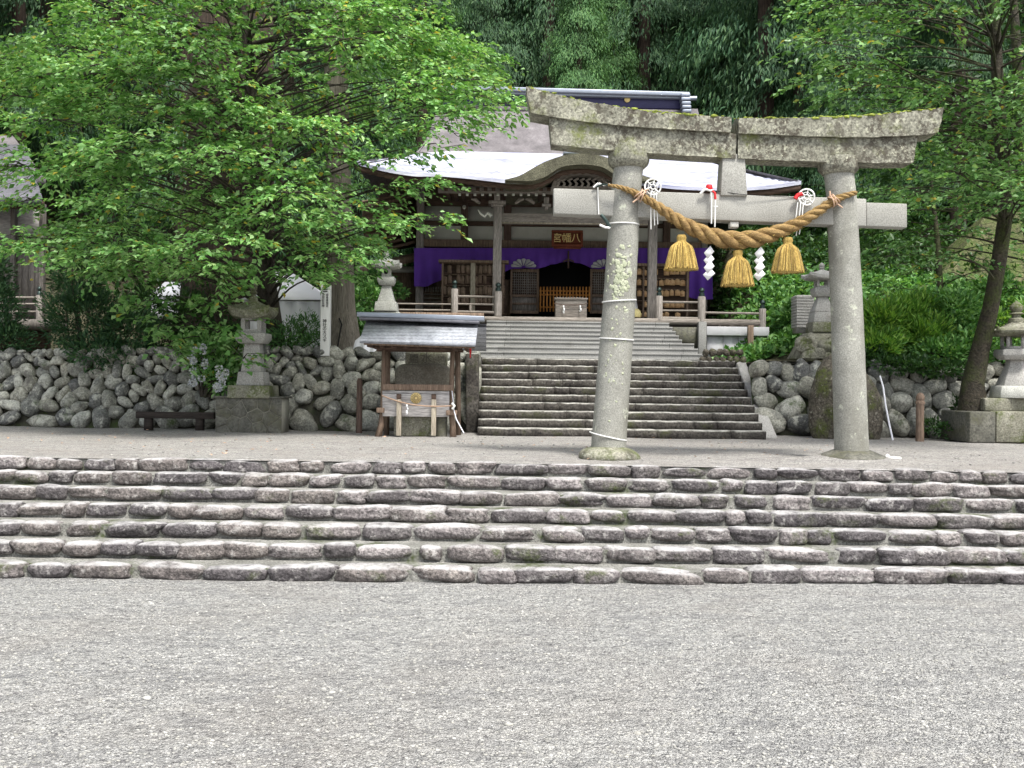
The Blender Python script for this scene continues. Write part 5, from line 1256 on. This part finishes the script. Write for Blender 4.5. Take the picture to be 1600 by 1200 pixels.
def broadleaf(name, label, cat, trunk_pts, trunk_r, pads, leafm, barkm, L=.10, W=.55, seed=1, tw=26, m=11, limbs_from=.3, group=None, dens=1.0):
    """pads: list of (centre Vector, radius, thickness)"""
    rng = np.random.default_rng(seed); random.seed(seed)
    base = trunk_pts[0]; t = thing(name, label, cat, tuple(base), group)
    tp = [Vector(p) for p in trunk_pts]
    mb = MB(); mb.tube(tp, trunk_r, 14)
    tot = len(tp)-1; br = MB()
    Ps, Ts, Ls = [], [], []
    for (c, R, th) in pads:
        c = Vector(c)
        # attach to trunk somewhat below the pad
        best = None
        for i in range(3, 4*tot+1):
            f = i/4; k = min(int(f), tot-1); q = tp[k].lerp(tp[k+1], f-k)
            if q.z < c.z+.1 or best is None:
                dd = abs((c.z-q.z) - .13*math.hypot(c.x-q.x, c.y-q.y))
                if best is None or dd < best[0]: best = (dd, q, k)
        q = best[1]; r0 = trunk_r[min(best[2]+1, tot)]*.33
        pts, rad = limb(q, c, max(.012, min(r0, .024)), .006, .10, 10); br.tube(pts, rad, 6, False)
        out = (c-q); out.z = 0; out = out.normalized() if out.length > .01 else Vector((1, 0, 0))
        n = max(6, int(tw*(R/.8)**2*dens))
        ang = rng.uniform(0, 2*PI, n); rr = R*np.sqrt(rng.uniform(0, 1, n))*.85
        pos = np.stack([c.x+np.cos(ang)*rr, c.y+np.sin(ang)*rr*.9, c.z+rng.normal(0, th, n)-.22*(rr/R)**2*R], 1)
        dirs = np.stack([np.cos(ang), np.sin(ang), np.zeros(n)], 1)*.7+np.array(out)*.7+rng.normal(0, .3, (n, 3)); dirs[:, 2] = rng.normal(-.05, .16, n)
        Ps.append(pos); Ts.append(dirs); Ls.append(rng.uniform(.35, .75, n)*min(1.2, .6+R*.5))
        for k in range(0, n, 3): 
            e = Vector(pos[k]); br.tube([c, c.lerp(e, .5)+Vector((0, 0, .04)), e, e+Vector(nrmz(dirs[k]))*float(Ls[-1][k])*.8], [.010, .007, .005, .003], 4, False)
    mb.build('trunk', barkm, t, smooth=60); br.build('branches', barkm, t, smooth=60)
    V, F = twigs_to_leaves(np.concatenate(Ps), np.concatenate(Ts), np.concatenate(Ls), m, L, W, rng)
    fast('crown', V, F, leafm, t, False)
    return t
# ---- big broadleaf tree left
rp = random.Random(11)
pads = []
def addpad(px, py, Y, R, th=.055): pads.append((P(px, py, Y), R, th))
# shell and interior of the crown, layered
tries = 0
while len(pads) < 140:
    px = rp.uniform(-40, 740); py = rp.uniform(-190, 430); Y = rp.uniform(13.6, 20.2)
    e = ((px-385)/400)**2 + ((py-175)/310)**2 + ((Y-17.2)/3.5)**2
    if e > 1 or e < .30: continue
    if py > 390 and px > 540: continue
    if px < 130 and 190 < py < 330 and rp.random() < .75: continue
    if px > 540 and py > 200: continue
    addpad(px, py, Y, rp.uniform(.42, .80))
for a in ((620, 200, 15.6, .4), (665, 165, 15.5, .45), (690, 130, 15.4, .4), (735, 125, 15.4, .35), (600, 240, 15.6, .35), (630, 245, 15.4, .25), (580, 200, 15.8, .45), (745, 150, 15.5, .45), (775, 140, 15.4, .3), (800, 160, 15.3, .22), (700, 110, 15.8, .6), (720, 175, 15.4, .45), (690, 200, 15.2, .4), (650, 60, 16.2, .7), (600, 25, 16.5, .8), (560, 90, 16, .7), (640, 130, 15.6, .6),
          (670, 225, 15.1, .28), (640, 290, 15.6, .35), (668, 285, 15.4, .22), (600, 290, 15.8, .4), (560, 320, 15.8, .45), (645, 345, 15.2, .24), (612, 345, 15.2, .28), (683, 340, 15, .16), (575, 350, 15.3, .38), (530, 340, 15.4, .5), (545, 395, 15.8, .28),
          (520, 390, 15.5, .4), (480, 340, 15.2, .5), (430, 335, 14.6, .55), (360, 370, 14.4, .6), (300, 390, 14.4, .55), (240, 385, 14.6, .55), (180, 390, 14.8, .55), (120, 400, 15, .5), (70, 385, 15.2, .5), (30, 370, 15.3, .45), (330, 420, 14.6, .4),
          (20, 240, 15.3, .45), (60, 120, 15.8, .5), (30, 150, 16, .5), (90, 60, 16, .6), (130, 150, 15.2, .6), (200, 240, 14.5, .65), (120, 240, 15, .5), (60, 270, 15.2, .35), (160, 310, 14.6, .5), (540, 425, 16.4, .25), (575, 385, 15.9, .25)): addpad(*a)
for i in range(24): pads.append((Vector((rp.uniform(-11, -3.4), rp.uniform(11.8, 15.8), rp.uniform(6.0, 8.8))), rp.uniform(.5, .9), .07))   # unseen pads added above the picture to shade the left wall
for px, py in ((380, 40), (420, 90), (345, 70), (400, 150), (360, 130), (330, 20), (450, 30), (390, -10), (420, 200), (350, 220), (470, 120), (500, 190), (300, 110), (440, 260), (380, 290), (320, 300)): addpad(px, py, rp.uniform(14.4, 16), rp.uniform(.4, .55))
tr_pts = [P(428, 560, 18.7), P(424, 500, 18.6), P(415, 430, 18.5), P(410, 380, 18.3), P(412, 330, 18.2), P(398, 270, 18), P(385, 200, 17.9), P(395, 120, 17.8), P(380, 20, 17.8), P(370, -90, 17.6)]
broadleaf('broadleaf_tree', 'large spreading broadleaf tree with bright layered leaves in front of the tents', 'tree', tr_pts, [.26, .19, .17, .16, .15, .14, .12, .10, .07, .04], pads, 'leaf', 'bark', .108, .58, 3, 46, 12)
# second stem and low hanging branch over the wall
pads = []
for a in ((330, 470, 16.6, .35), (290, 465, 16.4, .4), (250, 500, 16.3, .38), (300, 510, 16.2, .4), (340, 520, 16.3, .35), (225, 470, 16.6, .3), (260, 540, 16.2, .28), (350, 480, 16.8, .35), (360, 450, 17, .35), (380, 560, 16.6, .2)): addpad(*a)
broadleaf('low_shrub_tree', 'low leafy shrub with coarse leaves leaning out over the left wall', 'shrub', [P(352, 575, 18.4), P(345, 520, 18.0), P(335, 480, 17.4), P(320, 450, 17.0)], [.07, .05, .04, .025], pads, 'leaf', 'bark', .13, .75, 5, 30, 9)

# ---- right tree
pads = []
rp = random.Random(21)
tries = 0
while len(pads) < 84 and tries < 4000:
    tries += 1
    px = rp.uniform(1290, 1680); py = rp.uniform(-160, 330); Y = rp.uniform(13.0, 19.0)
    e = ((px-1540)/250)**2 + ((py-60)/270)**2
    if e > 1 or e < .10: continue
    if px < 1480 and 170 < py < 290 and Y < 15: Y += 3.5
    addpad(px, py, Y, rp.uniform(.35, .7))
for a in ((1300, 50, 15.5, .4), (1335, 30, 15.6, .4), (1290, 155, 16, .32), (1255, 128, 16, .2), (1320, 145, 16, .45), (1350, 110, 15.8, .5), (1400, 160, 16, .5), (1340, 190, 16.6, .4), (1400, 90, 15.8, .5), (1440, 30, 15.2, .6), (1420, 120, 15.6, .5),
          (1480, 310, 16.4, .5), (1400, 330, 17, .45), (1500, 400, 15.3, .35), (1390, 400, 17, .4), (1440, 370, 16.8, .35), (1580, 300, 14.6, .4), (1590, 210, 14.4, .45)): addpad(*a)
broadleaf('leaning_tree', 'dark leaning tree with a mossy foot beside the right stone lantern', 'tree', [P(1520, 668, 16.9), P(1520, 600, 16.85), P(1532, 545, 16.8), P(1548, 480, 16.6), P(1562, 400, 16.4), P(1572, 330, 16.2), P(1566, 250, 16), P(1560, 160, 16), P(1556, 60, 16), P(1550, -60, 16), P(1545, -150, 16)],
          [.28, .18, .145, .125, .115, .11, .10, .095, .08, .06, .04], pads, 'leaf_r', 'barkmoss', .108, .6, 8, 38, 11)
pads = [(P(x, y, Y), R, .12) for x, y, Y, R in ((1620, 60, 20, .9), (1650, 150, 20, .9), (1590, 20, 21, .9), (1610, 250, 20, .7), (1640, 330, 19.6, .6), (1480, 200, 21, .9), (1440, 260, 21, .8), (1500, 280, 21, .7), (1380, 240, 21, .8), (1340, 300, 21.5, .8), (1400, 330, 21, .7), (1370, 390, 21, .6), (1330, 370, 22, .6), (1460, 120, 21, .9))]
broadleaf('slender_tree', 'slender darker tree behind the leaning tree at the right edge', 'tree', [P(1618, 500, 20), P(1612, 380, 20), P(1600, 250, 20), P(1590, 100, 20), P(1580, -60, 20)], [.16, .13, .12, .10, .05], pads, 'leaf_dk', 'barkmoss', .13, .6, 9, 30, 11)

# ---- shrubs
def shrub(name, label, cat, blobs, leafm, L, W, n, seed, up=.4, out=.9, stem=True, flowers=None, yb=None, clump=0):
    rng = np.random.default_rng(seed); random.seed(seed)
    Ps, Ds = [], []; tot = sum(b[1]*b[2] for b in blobs)
    for c, rx, rz in blobs:
        k = int(n*rx*rz/tot); v = nrmz(rng.normal(size=(k, 3))); r = rng.uniform(.35, 1, (k, 1))**.5
        lump = 1+.22*np.sin(v[:, :1]*7+v[:, 2:]*5+c.x)+.15*np.sin(v[:, 1:2]*11-v[:, 2:]*9)
        Ps.append(np.array(c)+v*r*lump*[rx, rx*.8, rz]); Ds.append(v*out+[0, 0, up]+rng.normal(0, .45, (k, 3)))
    Pp, D = np.concatenate(Ps), np.concatenate(Ds); low = min(b[0].z-b[2] for b in blobs); c0 = blobs[0][0]
    t = thing(name, label, cat, (c0.x, c0.y, yb if yb is not None else low))
    nr = rng.normal(0, .5, D.shape)+[0, -.25, .8]; Ls = L*rng.uniform(.6, 1.25, len(Pp))
    V, F = leaf_geo(Pp, D, nr, Ls, Ls*W); 
    if stem:
        mb = MB(); z0 = (yb if yb is not None else low)
        for c, rx, rz in blobs:
            for _ in range(3): pts, rad = limb((c0.x+random.uniform(-.1, .1), c0.y, z0-.05), (c.x+random.uniform(-.5, .5)*rx, c.y+random.uniform(-.4, .4)*rx, c.z+random.uniform(-.1, .6)*rz), .03, .008, 0, 6); mb.tube(pts, rad, 5, False)
        mb.build('stems', 'bark', t)
    fast('foliage', V, F, leafm, t, False)
    if flowers:
        cs_, r_, k = flowers
        for c in cs_:
            v = nrmz(rng.normal(size=(k, 3))); b = np.array(c)+v*r_*.8; a_, f_ = leaf_geo(b, v+rng.normal(0, .5, v.shape), rng.normal(size=v.shape), np.full(k, .04), np.full(k, .032))
            fast('flower_head', a_, f_, 'flower', t, False)
    return t
B = lambda px, py, Y, rx, rz: (P(px, py, Y), rx, rz)
shrub('conifer_shrub', 'dark dense conifer shrub on the left wall in front of the grey building', 'shrub', [B(130, 500, 18.6, .75, .65), B(120, 440, 18.7, .5, .55), B(200, 520, 18.5, .6, .42), B(190, 560, 18.3, .5, .3), B(150, 550, 18.2, .6, .3)], 'cedarleaf', .10, .3, 11000, 31)
shrub('conifer_shrub', 'dark conifer shrub cut off by the left edge of the picture', 'shrub', [B(-10, 480, 18.5, .5, .6), B(10, 530, 18.4, .45, .4), B(-20, 420, 18.8, .4, .5)], 'cedarleaf', .10, .3, 6000, 32)
shrub('dark_undergrowth', 'dark undergrowth round the foot of the giant cedar', 'undergrowth', [B(255, 530, 19, .5, .4), B(300, 500, 19.2, .5, .6), B(350, 540, 18.9, .45, .45), B(230, 480, 20, .4, .4)], 'leaf_dk', .09, .5, 6000, 33)
shrub('young_conifer', 'bluish young conifer in front of the white tent beside the tall lantern', 'shrub', [B(450, 525, 18.4, .34, .28), B(482, 512, 18.5, .22, .28), B(440, 535, 18.3, .35, .2), B(490, 535, 18.3, .25, .18)], 'cedarleaf2', .08, .3, 2600, 34)
fl = [P(308+random.uniform(-14, 16), 560+random.uniform(-40, 44), 16.9+random.uniform(-.15, .1)) for _ in range(13)]+[P(344+random.uniform(-10, 10), 590+random.uniform(-20, 18), 16.7) for _ in range(9)]
shrub('flowering_hydrangea', 'hydrangea with pale violet flower heads hanging over the left wall by the tall lantern', 'flowering shrub', [B(325, 560, 17.4, .42, .38), B(345, 590, 17.2, .3, .28), B(365, 550, 17.4, .3, .3), B(300, 540, 17.5, .35, .25)], 'leaf', .11, .65, 1700, 35, flowers=(fl, .045, 34))
shrub('fern_bush', 'bright feathery green bush on the wall right of the right torii pillar', 'shrub', [B(1380, 500, 18.9, .45, .32), B(1420, 490, 19.2, .5, .32), B(1370, 540, 18.6, .4, .26), B(1440, 520, 18.9, .5, .3)], 'fern', .15, .22, 9500, 36, .9)
shrub('leafy_bush', 'mid green bush between the feathery bush and the leaning tree', 'shrub', [B(1490, 490, 19, .5, .45), B(1520, 540, 18.6, .4, .3), B(1470, 550, 18.5, .5, .22), B(1560, 470, 19.6, .5, .5), B(1590, 540, 19, .5, .3)], 'cover', .11, .5, 8500, 37)
shrub('trailing_bush', 'dark leaves trailing over the top of the right boulder wall', 'shrub', [B(1400, 572, 18.2, .7, .14), B(1460, 578, 18.1, .6, .13), B(1350, 560, 18.4, .35, .2)], 'leaf_dk', .10, .5, 4200, 38)
shrub('round_bush', 'rounded bright green bush beside the pale veranda end', 'shrub', [B(1243, 500, 22.5, .40, .36), B(1250, 540, 21.6, .42, .34), B(1222, 478, 24, .3, .25)], 'cover', .11, .6, 4800, 39)
shrub('right_edge_bush', 'bush of narrow light leaves behind the hexagonal lantern', 'shrub', [B(1610, 500, 17.8, .3, .35), B(1560, 505, 17.9, .18, .22), B(1640, 560, 17.8, .4, .3)], 'fern', .14, .3, 1800, 40)
shrub('low_weeds', 'small patch of shaded weeds at the foot of the right wall near the lantern plinth', 'weeds', [B(1480, 672, 17.1, .25, .12), B(1455, 665, 17.2, .2, .1), B(1500, 640, 17.2, .15, .2)], 'leaf_dk', .08, .45, 700, 41, stem=False)
shrub('grass_tuft', 'fresh green clump growing between the grey cedar trunk and the pale lantern', 'plants', [B(572, 470, 22.5, .5, .35), B(545, 500, 21.5, .4, .3), B(590, 450, 24, .6, .4)], 'cover', .12, .6, 3200, 42, stem=False)

# ---- ground cover on the bright slope right of the hall, and darker cover elsewhere
def cover(name, mat, n, x0, x1, y0, y1, L, W, seed, h=.25):
    rng = np.random.default_rng(seed); x = rng.uniform(x0, x1, n); y = rng.uniform(y0, y1, n)
    keep = np.sin(x*2.1+np.sin(y*1.7)*2)+np.sin(y*2.6-x)+rng.normal(0, .8, n) > -1.1; x, y = x[keep], y[keep]
    z = np.array([hillz(a, b) for a, b in zip(x, y)])+rng.uniform(0, h, len(x))*(1+.6*np.sin(x*3)*np.sin(y*2.3))
    D = rng.normal(0, .6, (len(x), 3)); D[:, 1] -= .4; D[:, 2] += .25; nr = rng.normal(0, .4, D.shape)+[0, -.3, .9]; Ls = L*rng.uniform(.6, 1.3, len(x))
    V, F = leaf_geo(np.stack([x, y, z], 1), D, nr, Ls, Ls*W); fast(name, V, F, mat, None, False, kind='stuff', label=None)
cover('slope_ground_cover', 'cover', 30000, 4.4, 12.5, 21, 26.5, .15, .62, 50)
cover('shaded_slope_cover', 'leaf_dk', 22000, 3, 13, 26, 33, .2, .5, 52, .5)
cover('forest_undergrowth', 'leaf_dk', 30000, -16, 16, 30, 44, .30, .5, 51, .6)

pads = [(P(x, y, Y), R, .1) for x, y, Y, R in ((1470, 350, 20.5, .6), (1520, 370, 20, .5), (1500, 430, 20, .55), (1440, 420, 20.5, .6), (1400, 450, 20, .5), (1560, 420, 19.5, .5), (1600, 380, 19.5, .5), (1380, 350, 21.5, .6), (1430, 300, 21, .6), (1540, 300, 20.5, .45), (1590, 450, 19, .4))]
broadleaf('understorey_tree', 'thin understorey tree whose leaves screen the thatched roof', 'tree', [P(1475, 560, 20.4), P(1470, 470, 20.4), P(1465, 380, 20.4), P(1455, 280, 20.5)], [.09, .07, .055, .03], pads, 'leaf_r', 'barkmoss', .11, .55, 19, 24, 10)
# ---- giant cedar trunks near the hall
def cedar_trunk(label, pts, rads, mat):
    t = thing('cedar_tree', label, 'cedar', tuple(pts[0])); n = 28
    V = []; F = []; N = 26; seg = len(pts)-1
    for i in range(N):
        f = i/(N-1)*seg; k = min(int(f), seg-1); p = Vector(pts[k]).lerp(Vector(pts[k+1]), f-k); r = np.interp(f, range(len(rads)), rads)
        for q in range(n):
            a = 2*PI*q/n; rr = r*(1+.06*math.sin(5*a+i*.05)+.035*math.sin(11*a+1)+.02*math.sin(17*a)); V.append((p.x+rr*math.cos(a), p.y+rr*math.sin(a), p.z))
    F = [(i*n+k, i*n+(k+1) % n, (i+1)*n+(k+1) % n, (i+1)*n+k) for i in range(N-1) for k in range(n)]
    MB().add(V, F).build('trunk', mat, t, smooth=60); return t
gc = cedar_trunk('giant reddish cedar trunk rising behind the big broadleaf tree', [P(350, 560, 21.5), P(352, 500, 21.5), P(356, 400, 21.5), P(360, 200, 21.5), P(362, -60, 21.5), P(364, -400, 21.5)], [1.15, 1.0, .92, .86, .80, .6], 'cedarbark')
g2 = cedar_trunk('grey cedar trunk with a flared cracked foot left of the pale lantern', [P(536, 556, 19.8), P(536, 520, 19.8), P(533, 480, 19.8), P(531, 400, 19.8), P(527, 250, 19.8), P(523, 60, 19.8), P(520, -200, 19.8)], [.36, .31, .26, .245, .235, .22, .15], 'greybark')
mb = MB(); a = [P(530, 497, 19.5), P(534, 508, 19.47), P(531, 520, 19.45), P(528, 540, 19.42), P(526, 552, 19.4)]
mb.tube(a, [.012, .016, .012, .014, .01], 5); mb.build('crack', 'black', g2, smooth=60)

# ---- background cedars
def cedar_proto(seed, H=15, R=2.6, base=.18, n=15000, L=.16, dense=1):
    rng = np.random.default_rng(seed)
    nb = int(150*dense); f = np.sort(rng.uniform(base, 1, nb)); Ps, Ds = [], []; per = n//nb
    for fi in f:
        a = rng.uniform(0, 2*PI); reach = R*(1-((fi-base)/(1-base))**1.5)*rng.uniform(.6, 1.12)+.2; z = H*fi
        k = max(10, int(per*(reach/R+.25))); u = rng.uniform(.15, 1, k)**.7
        wid = .50*(1-u*.55); off = rng.normal(0, 1, k)*wid
        x = np.cos(a)*u*reach-np.sin(a)*off; y = np.sin(a)*u*reach+np.cos(a)*off; zz = z-.55*u**1.6*reach*.7+rng.normal(0, .18, k)-np.abs(off)*.35
        Ps.append(np.stack([x, y, zz], 1)); Ds.append(np.stack([np.cos(a)*np.ones(k)*.5, np.sin(a)*np.ones(k)*.5, -1.1*np.ones(k)], 1)+rng.normal(0, .34, (k, 3)))
    Pp, D = np.concatenate(Ps), np.concatenate(Ds); nr = nrmz(np.stack([Pp[:, 0], Pp[:, 1], np.full(len(Pp), .9)], 1))+rng.normal(0, .4, Pp.shape)
    Ls = L*rng.uniform(.6, 1.3, len(Pp)); return leaf_geo(Pp, D, nr, Ls, Ls*.24)
def trunk_geo(H, r):
    n = 10; V = [(r*(1-.85*f)*math.cos(2*PI*k/n), r*(1-.85*f)*math.sin(2*PI*k/n), H*f) for f in np.linspace(0, 1, 8) for k in range(n)]
    return np.array(V), np.array([(i*n+k, i*n+(k+1) % n, (i+1)*n+(k+1) % n, (i+1)*n+k) for i in range(7) for k in range(n)])
protos = []
for s_, H_, R_, b_, n_, mt in ((1, 17, 2.9, .12, 60000, 'cedarleaf'), (2, 20, 2.6, .30, 54000, 'cedarleaf'), (3, 13, 2.8, .06, 56000, 'cedarleaf2')):
    V, F = cedar_proto(s_, H_, R_, b_, n_); me = mesh_from('cedar_crown', V, F); me.materials.append(M[mt])
    TV, TF = trunk_geo(H_*.98, .30); mt_ = mesh_from('cedar_trunk', TV, TF); mt_.materials.append(M['cedarbark']); mt_.shade_smooth(); protos.append((me, mt_))
def put_cedar(k, x, y, sc, rot, label, z=None):
    t = thing('cedar_tree', label, 'cedar', (x, y, (hillz(x, y)-.2) if z is None else z), 'cedars on the slope behind the hall'); t.rotation_euler = (0, 0, rot); t.scale = (sc, sc, sc)
    for nm, me in (('crown', protos[k][0]), ('trunk', protos[k][1])):
        o = bpy.data.objects.new(nm, me); COL.objects.link(o); o.parent = t
    return t
named = [(0, P(770, 0, 39).x, 39, 1.0, 0, 'cedar with hanging foliage above the left end of the hall ridge'), (1, P(993, 0, 42).x, 42, 1.15, 1, 'tall cedar whose pale bare trunk shows above the middle of the hall ridge'),
         (2, P(905, 0, 36).x, 36, .75, 2, 'mid green cedar just behind the middle of the hall ridge'), (2, P(960, 0, 37.5).x, 37.5, .62, 4, 'smaller mid green cedar behind the right half of the hall ridge'), (0, P(1110, 0, 40).x, 40, 1.1, 3, 'dark cedar just right of the hall ridge end'),
         (1, P(1190, 0, 37).x, 37, 1.0, 5, 'dark cedar above the centre strut of the torii'), (0, P(1250, 0, 33).x, 33, .8, 2.2, 'dark cedar rising between the torii lintel and the hall eave'),
         (2, P(640, 0, 36).x, 36, 1.1, 1.2, 'mid green cedar behind the right side of the broadleaf crown'), (0, P(1320, 0, 30).x, 30, .8, .4, 'dark cedar behind the right torii pillar'), (0, P(1400, 0, 34).x, 34, 1.0, 5.5, 'dark cedar behind the right end of the torii lintel'),
         (1, P(720, 0, 44).x, 44, 1.2, 2.7, 'tall cedar partly hidden by the tip of the broadleaf crown'), (0, P(560, 0, 33).x, 33, .9, .9, 'dark cedar behind the grey cedar trunk'), (0, P(1500, 0, 31).x, 31, .9, 4.4, 'dark cedar behind the thatched hut'),
         (0, P(30, 0, 31).x, 31, 1.0, 4.9, 'dark cedar above the roof of the left building'), (1, P(180, 0, 33).x, 33, 1.0, 3.9, 'dark cedar behind the left part of the broadleaf crown')]
for k, x, y, sc, rot, lab in named: put_cedar(k, x, y, sc, rot, lab)
# the rest of the wood, one mass
rng = np.random.default_rng(77); VV, FF, nn = [], [], 0
base = [cedar_proto(10+i, 18, 3.0, .08, 22000, .22) for i in range(2)]; tg = trunk_geo(17, .32); TV_, TF_, tn = [], [], 0
spots = []
for row, y in enumerate(np.arange(34, 64, 4.6)):
    half = y*.60+4; n = int(2*half/3.7)
    for i in range(n): spots.append((-half+2*half*(i+.5)/n+rng.uniform(-1.2, 1.2), y+rng.uniform(-1.6, 1.6)))
for x in (-19, -22, -18, 19, 22, 20, 18.5, -20.5): spots.append((x, rng.uniform(20, 32)))
for i, (x, y) in enumerate(spots):
    if y < 36 and -3 < x < 8: continue
    V, F = base[i % 2]; a = rng.uniform(0, 6.28); sc = rng.uniform(.8, 1.2); c, s__ = math.cos(a)*sc, math.sin(a)*sc
    org = np.array([x, y, hillz(x, y)-.3]); R_ = np.array([[c, -s__, 0], [s__, c, 0], [0, 0, sc]])
    VV.append(V@R_.T+org); FF.append(F+nn); nn += len(V); TV_.append(tg[0]@R_.T+org); TF_.append(tg[1]+tn); tn += len(tg[0])
fo = fast('far_cedar_forest', np.concatenate(VV), np.concatenate(FF), 'cedarleaf', None, False, kind='stuff')
fast('far_forest_trunks', np.concatenate(TV_), np.concatenate(TF_), 'cedarbark', fo, True)
# fallen leaves and pebbles
rng = np.random.default_rng(5); n = 150; x = rng.uniform(-9, 5, n); y = rng.uniform(11.6, 17.2, n); b = np.stack([x, y, np.full(n, ZT+.012)], 1)
V, F = leaf_geo(b, rng.normal(0, 1, (n, 3))*[1, 1, .1], np.tile([0, 0, 1.], (n, 1))+rng.normal(0, .2, (n, 3)), rng.uniform(.03, .07, n), rng.uniform(.02, .045, n)); fast('fallen_leaves', V, F, 'tan', None, False, kind='stuff')
s = Stones(); rng2 = np.random.default_rng(6)
for k in range(9000):
    y = 3.8+4.3*rng2.uniform()**1.4; x = rng2.uniform(-.56, .56)*y; r = rng2.uniform(.004, .009)*(1 if rng2.random() > .004 else 2)
    s.add(stone((x, y, ZL+und(x, y)+r*.15), np.eye(3), (r*rng2.uniform(1, 1.5), r, r*.6), 2.4, .15, base=ico1 if False else ICO1, rng=rng2))
for k in range(400):
    y = rng2.uniform(11.2, 16.3); x = rng2.uniform(-.5, .5)*y; r = rng2.uniform(.007, .016)
    s.add(stone((x, y, ZT+r*.2), np.eye(3), (r*1.3, r, r*.6), 2.4, .15, base=ICO1, rng=rng2))
s.build('loose_pebbles', 'pebble', None, kind='stuff')
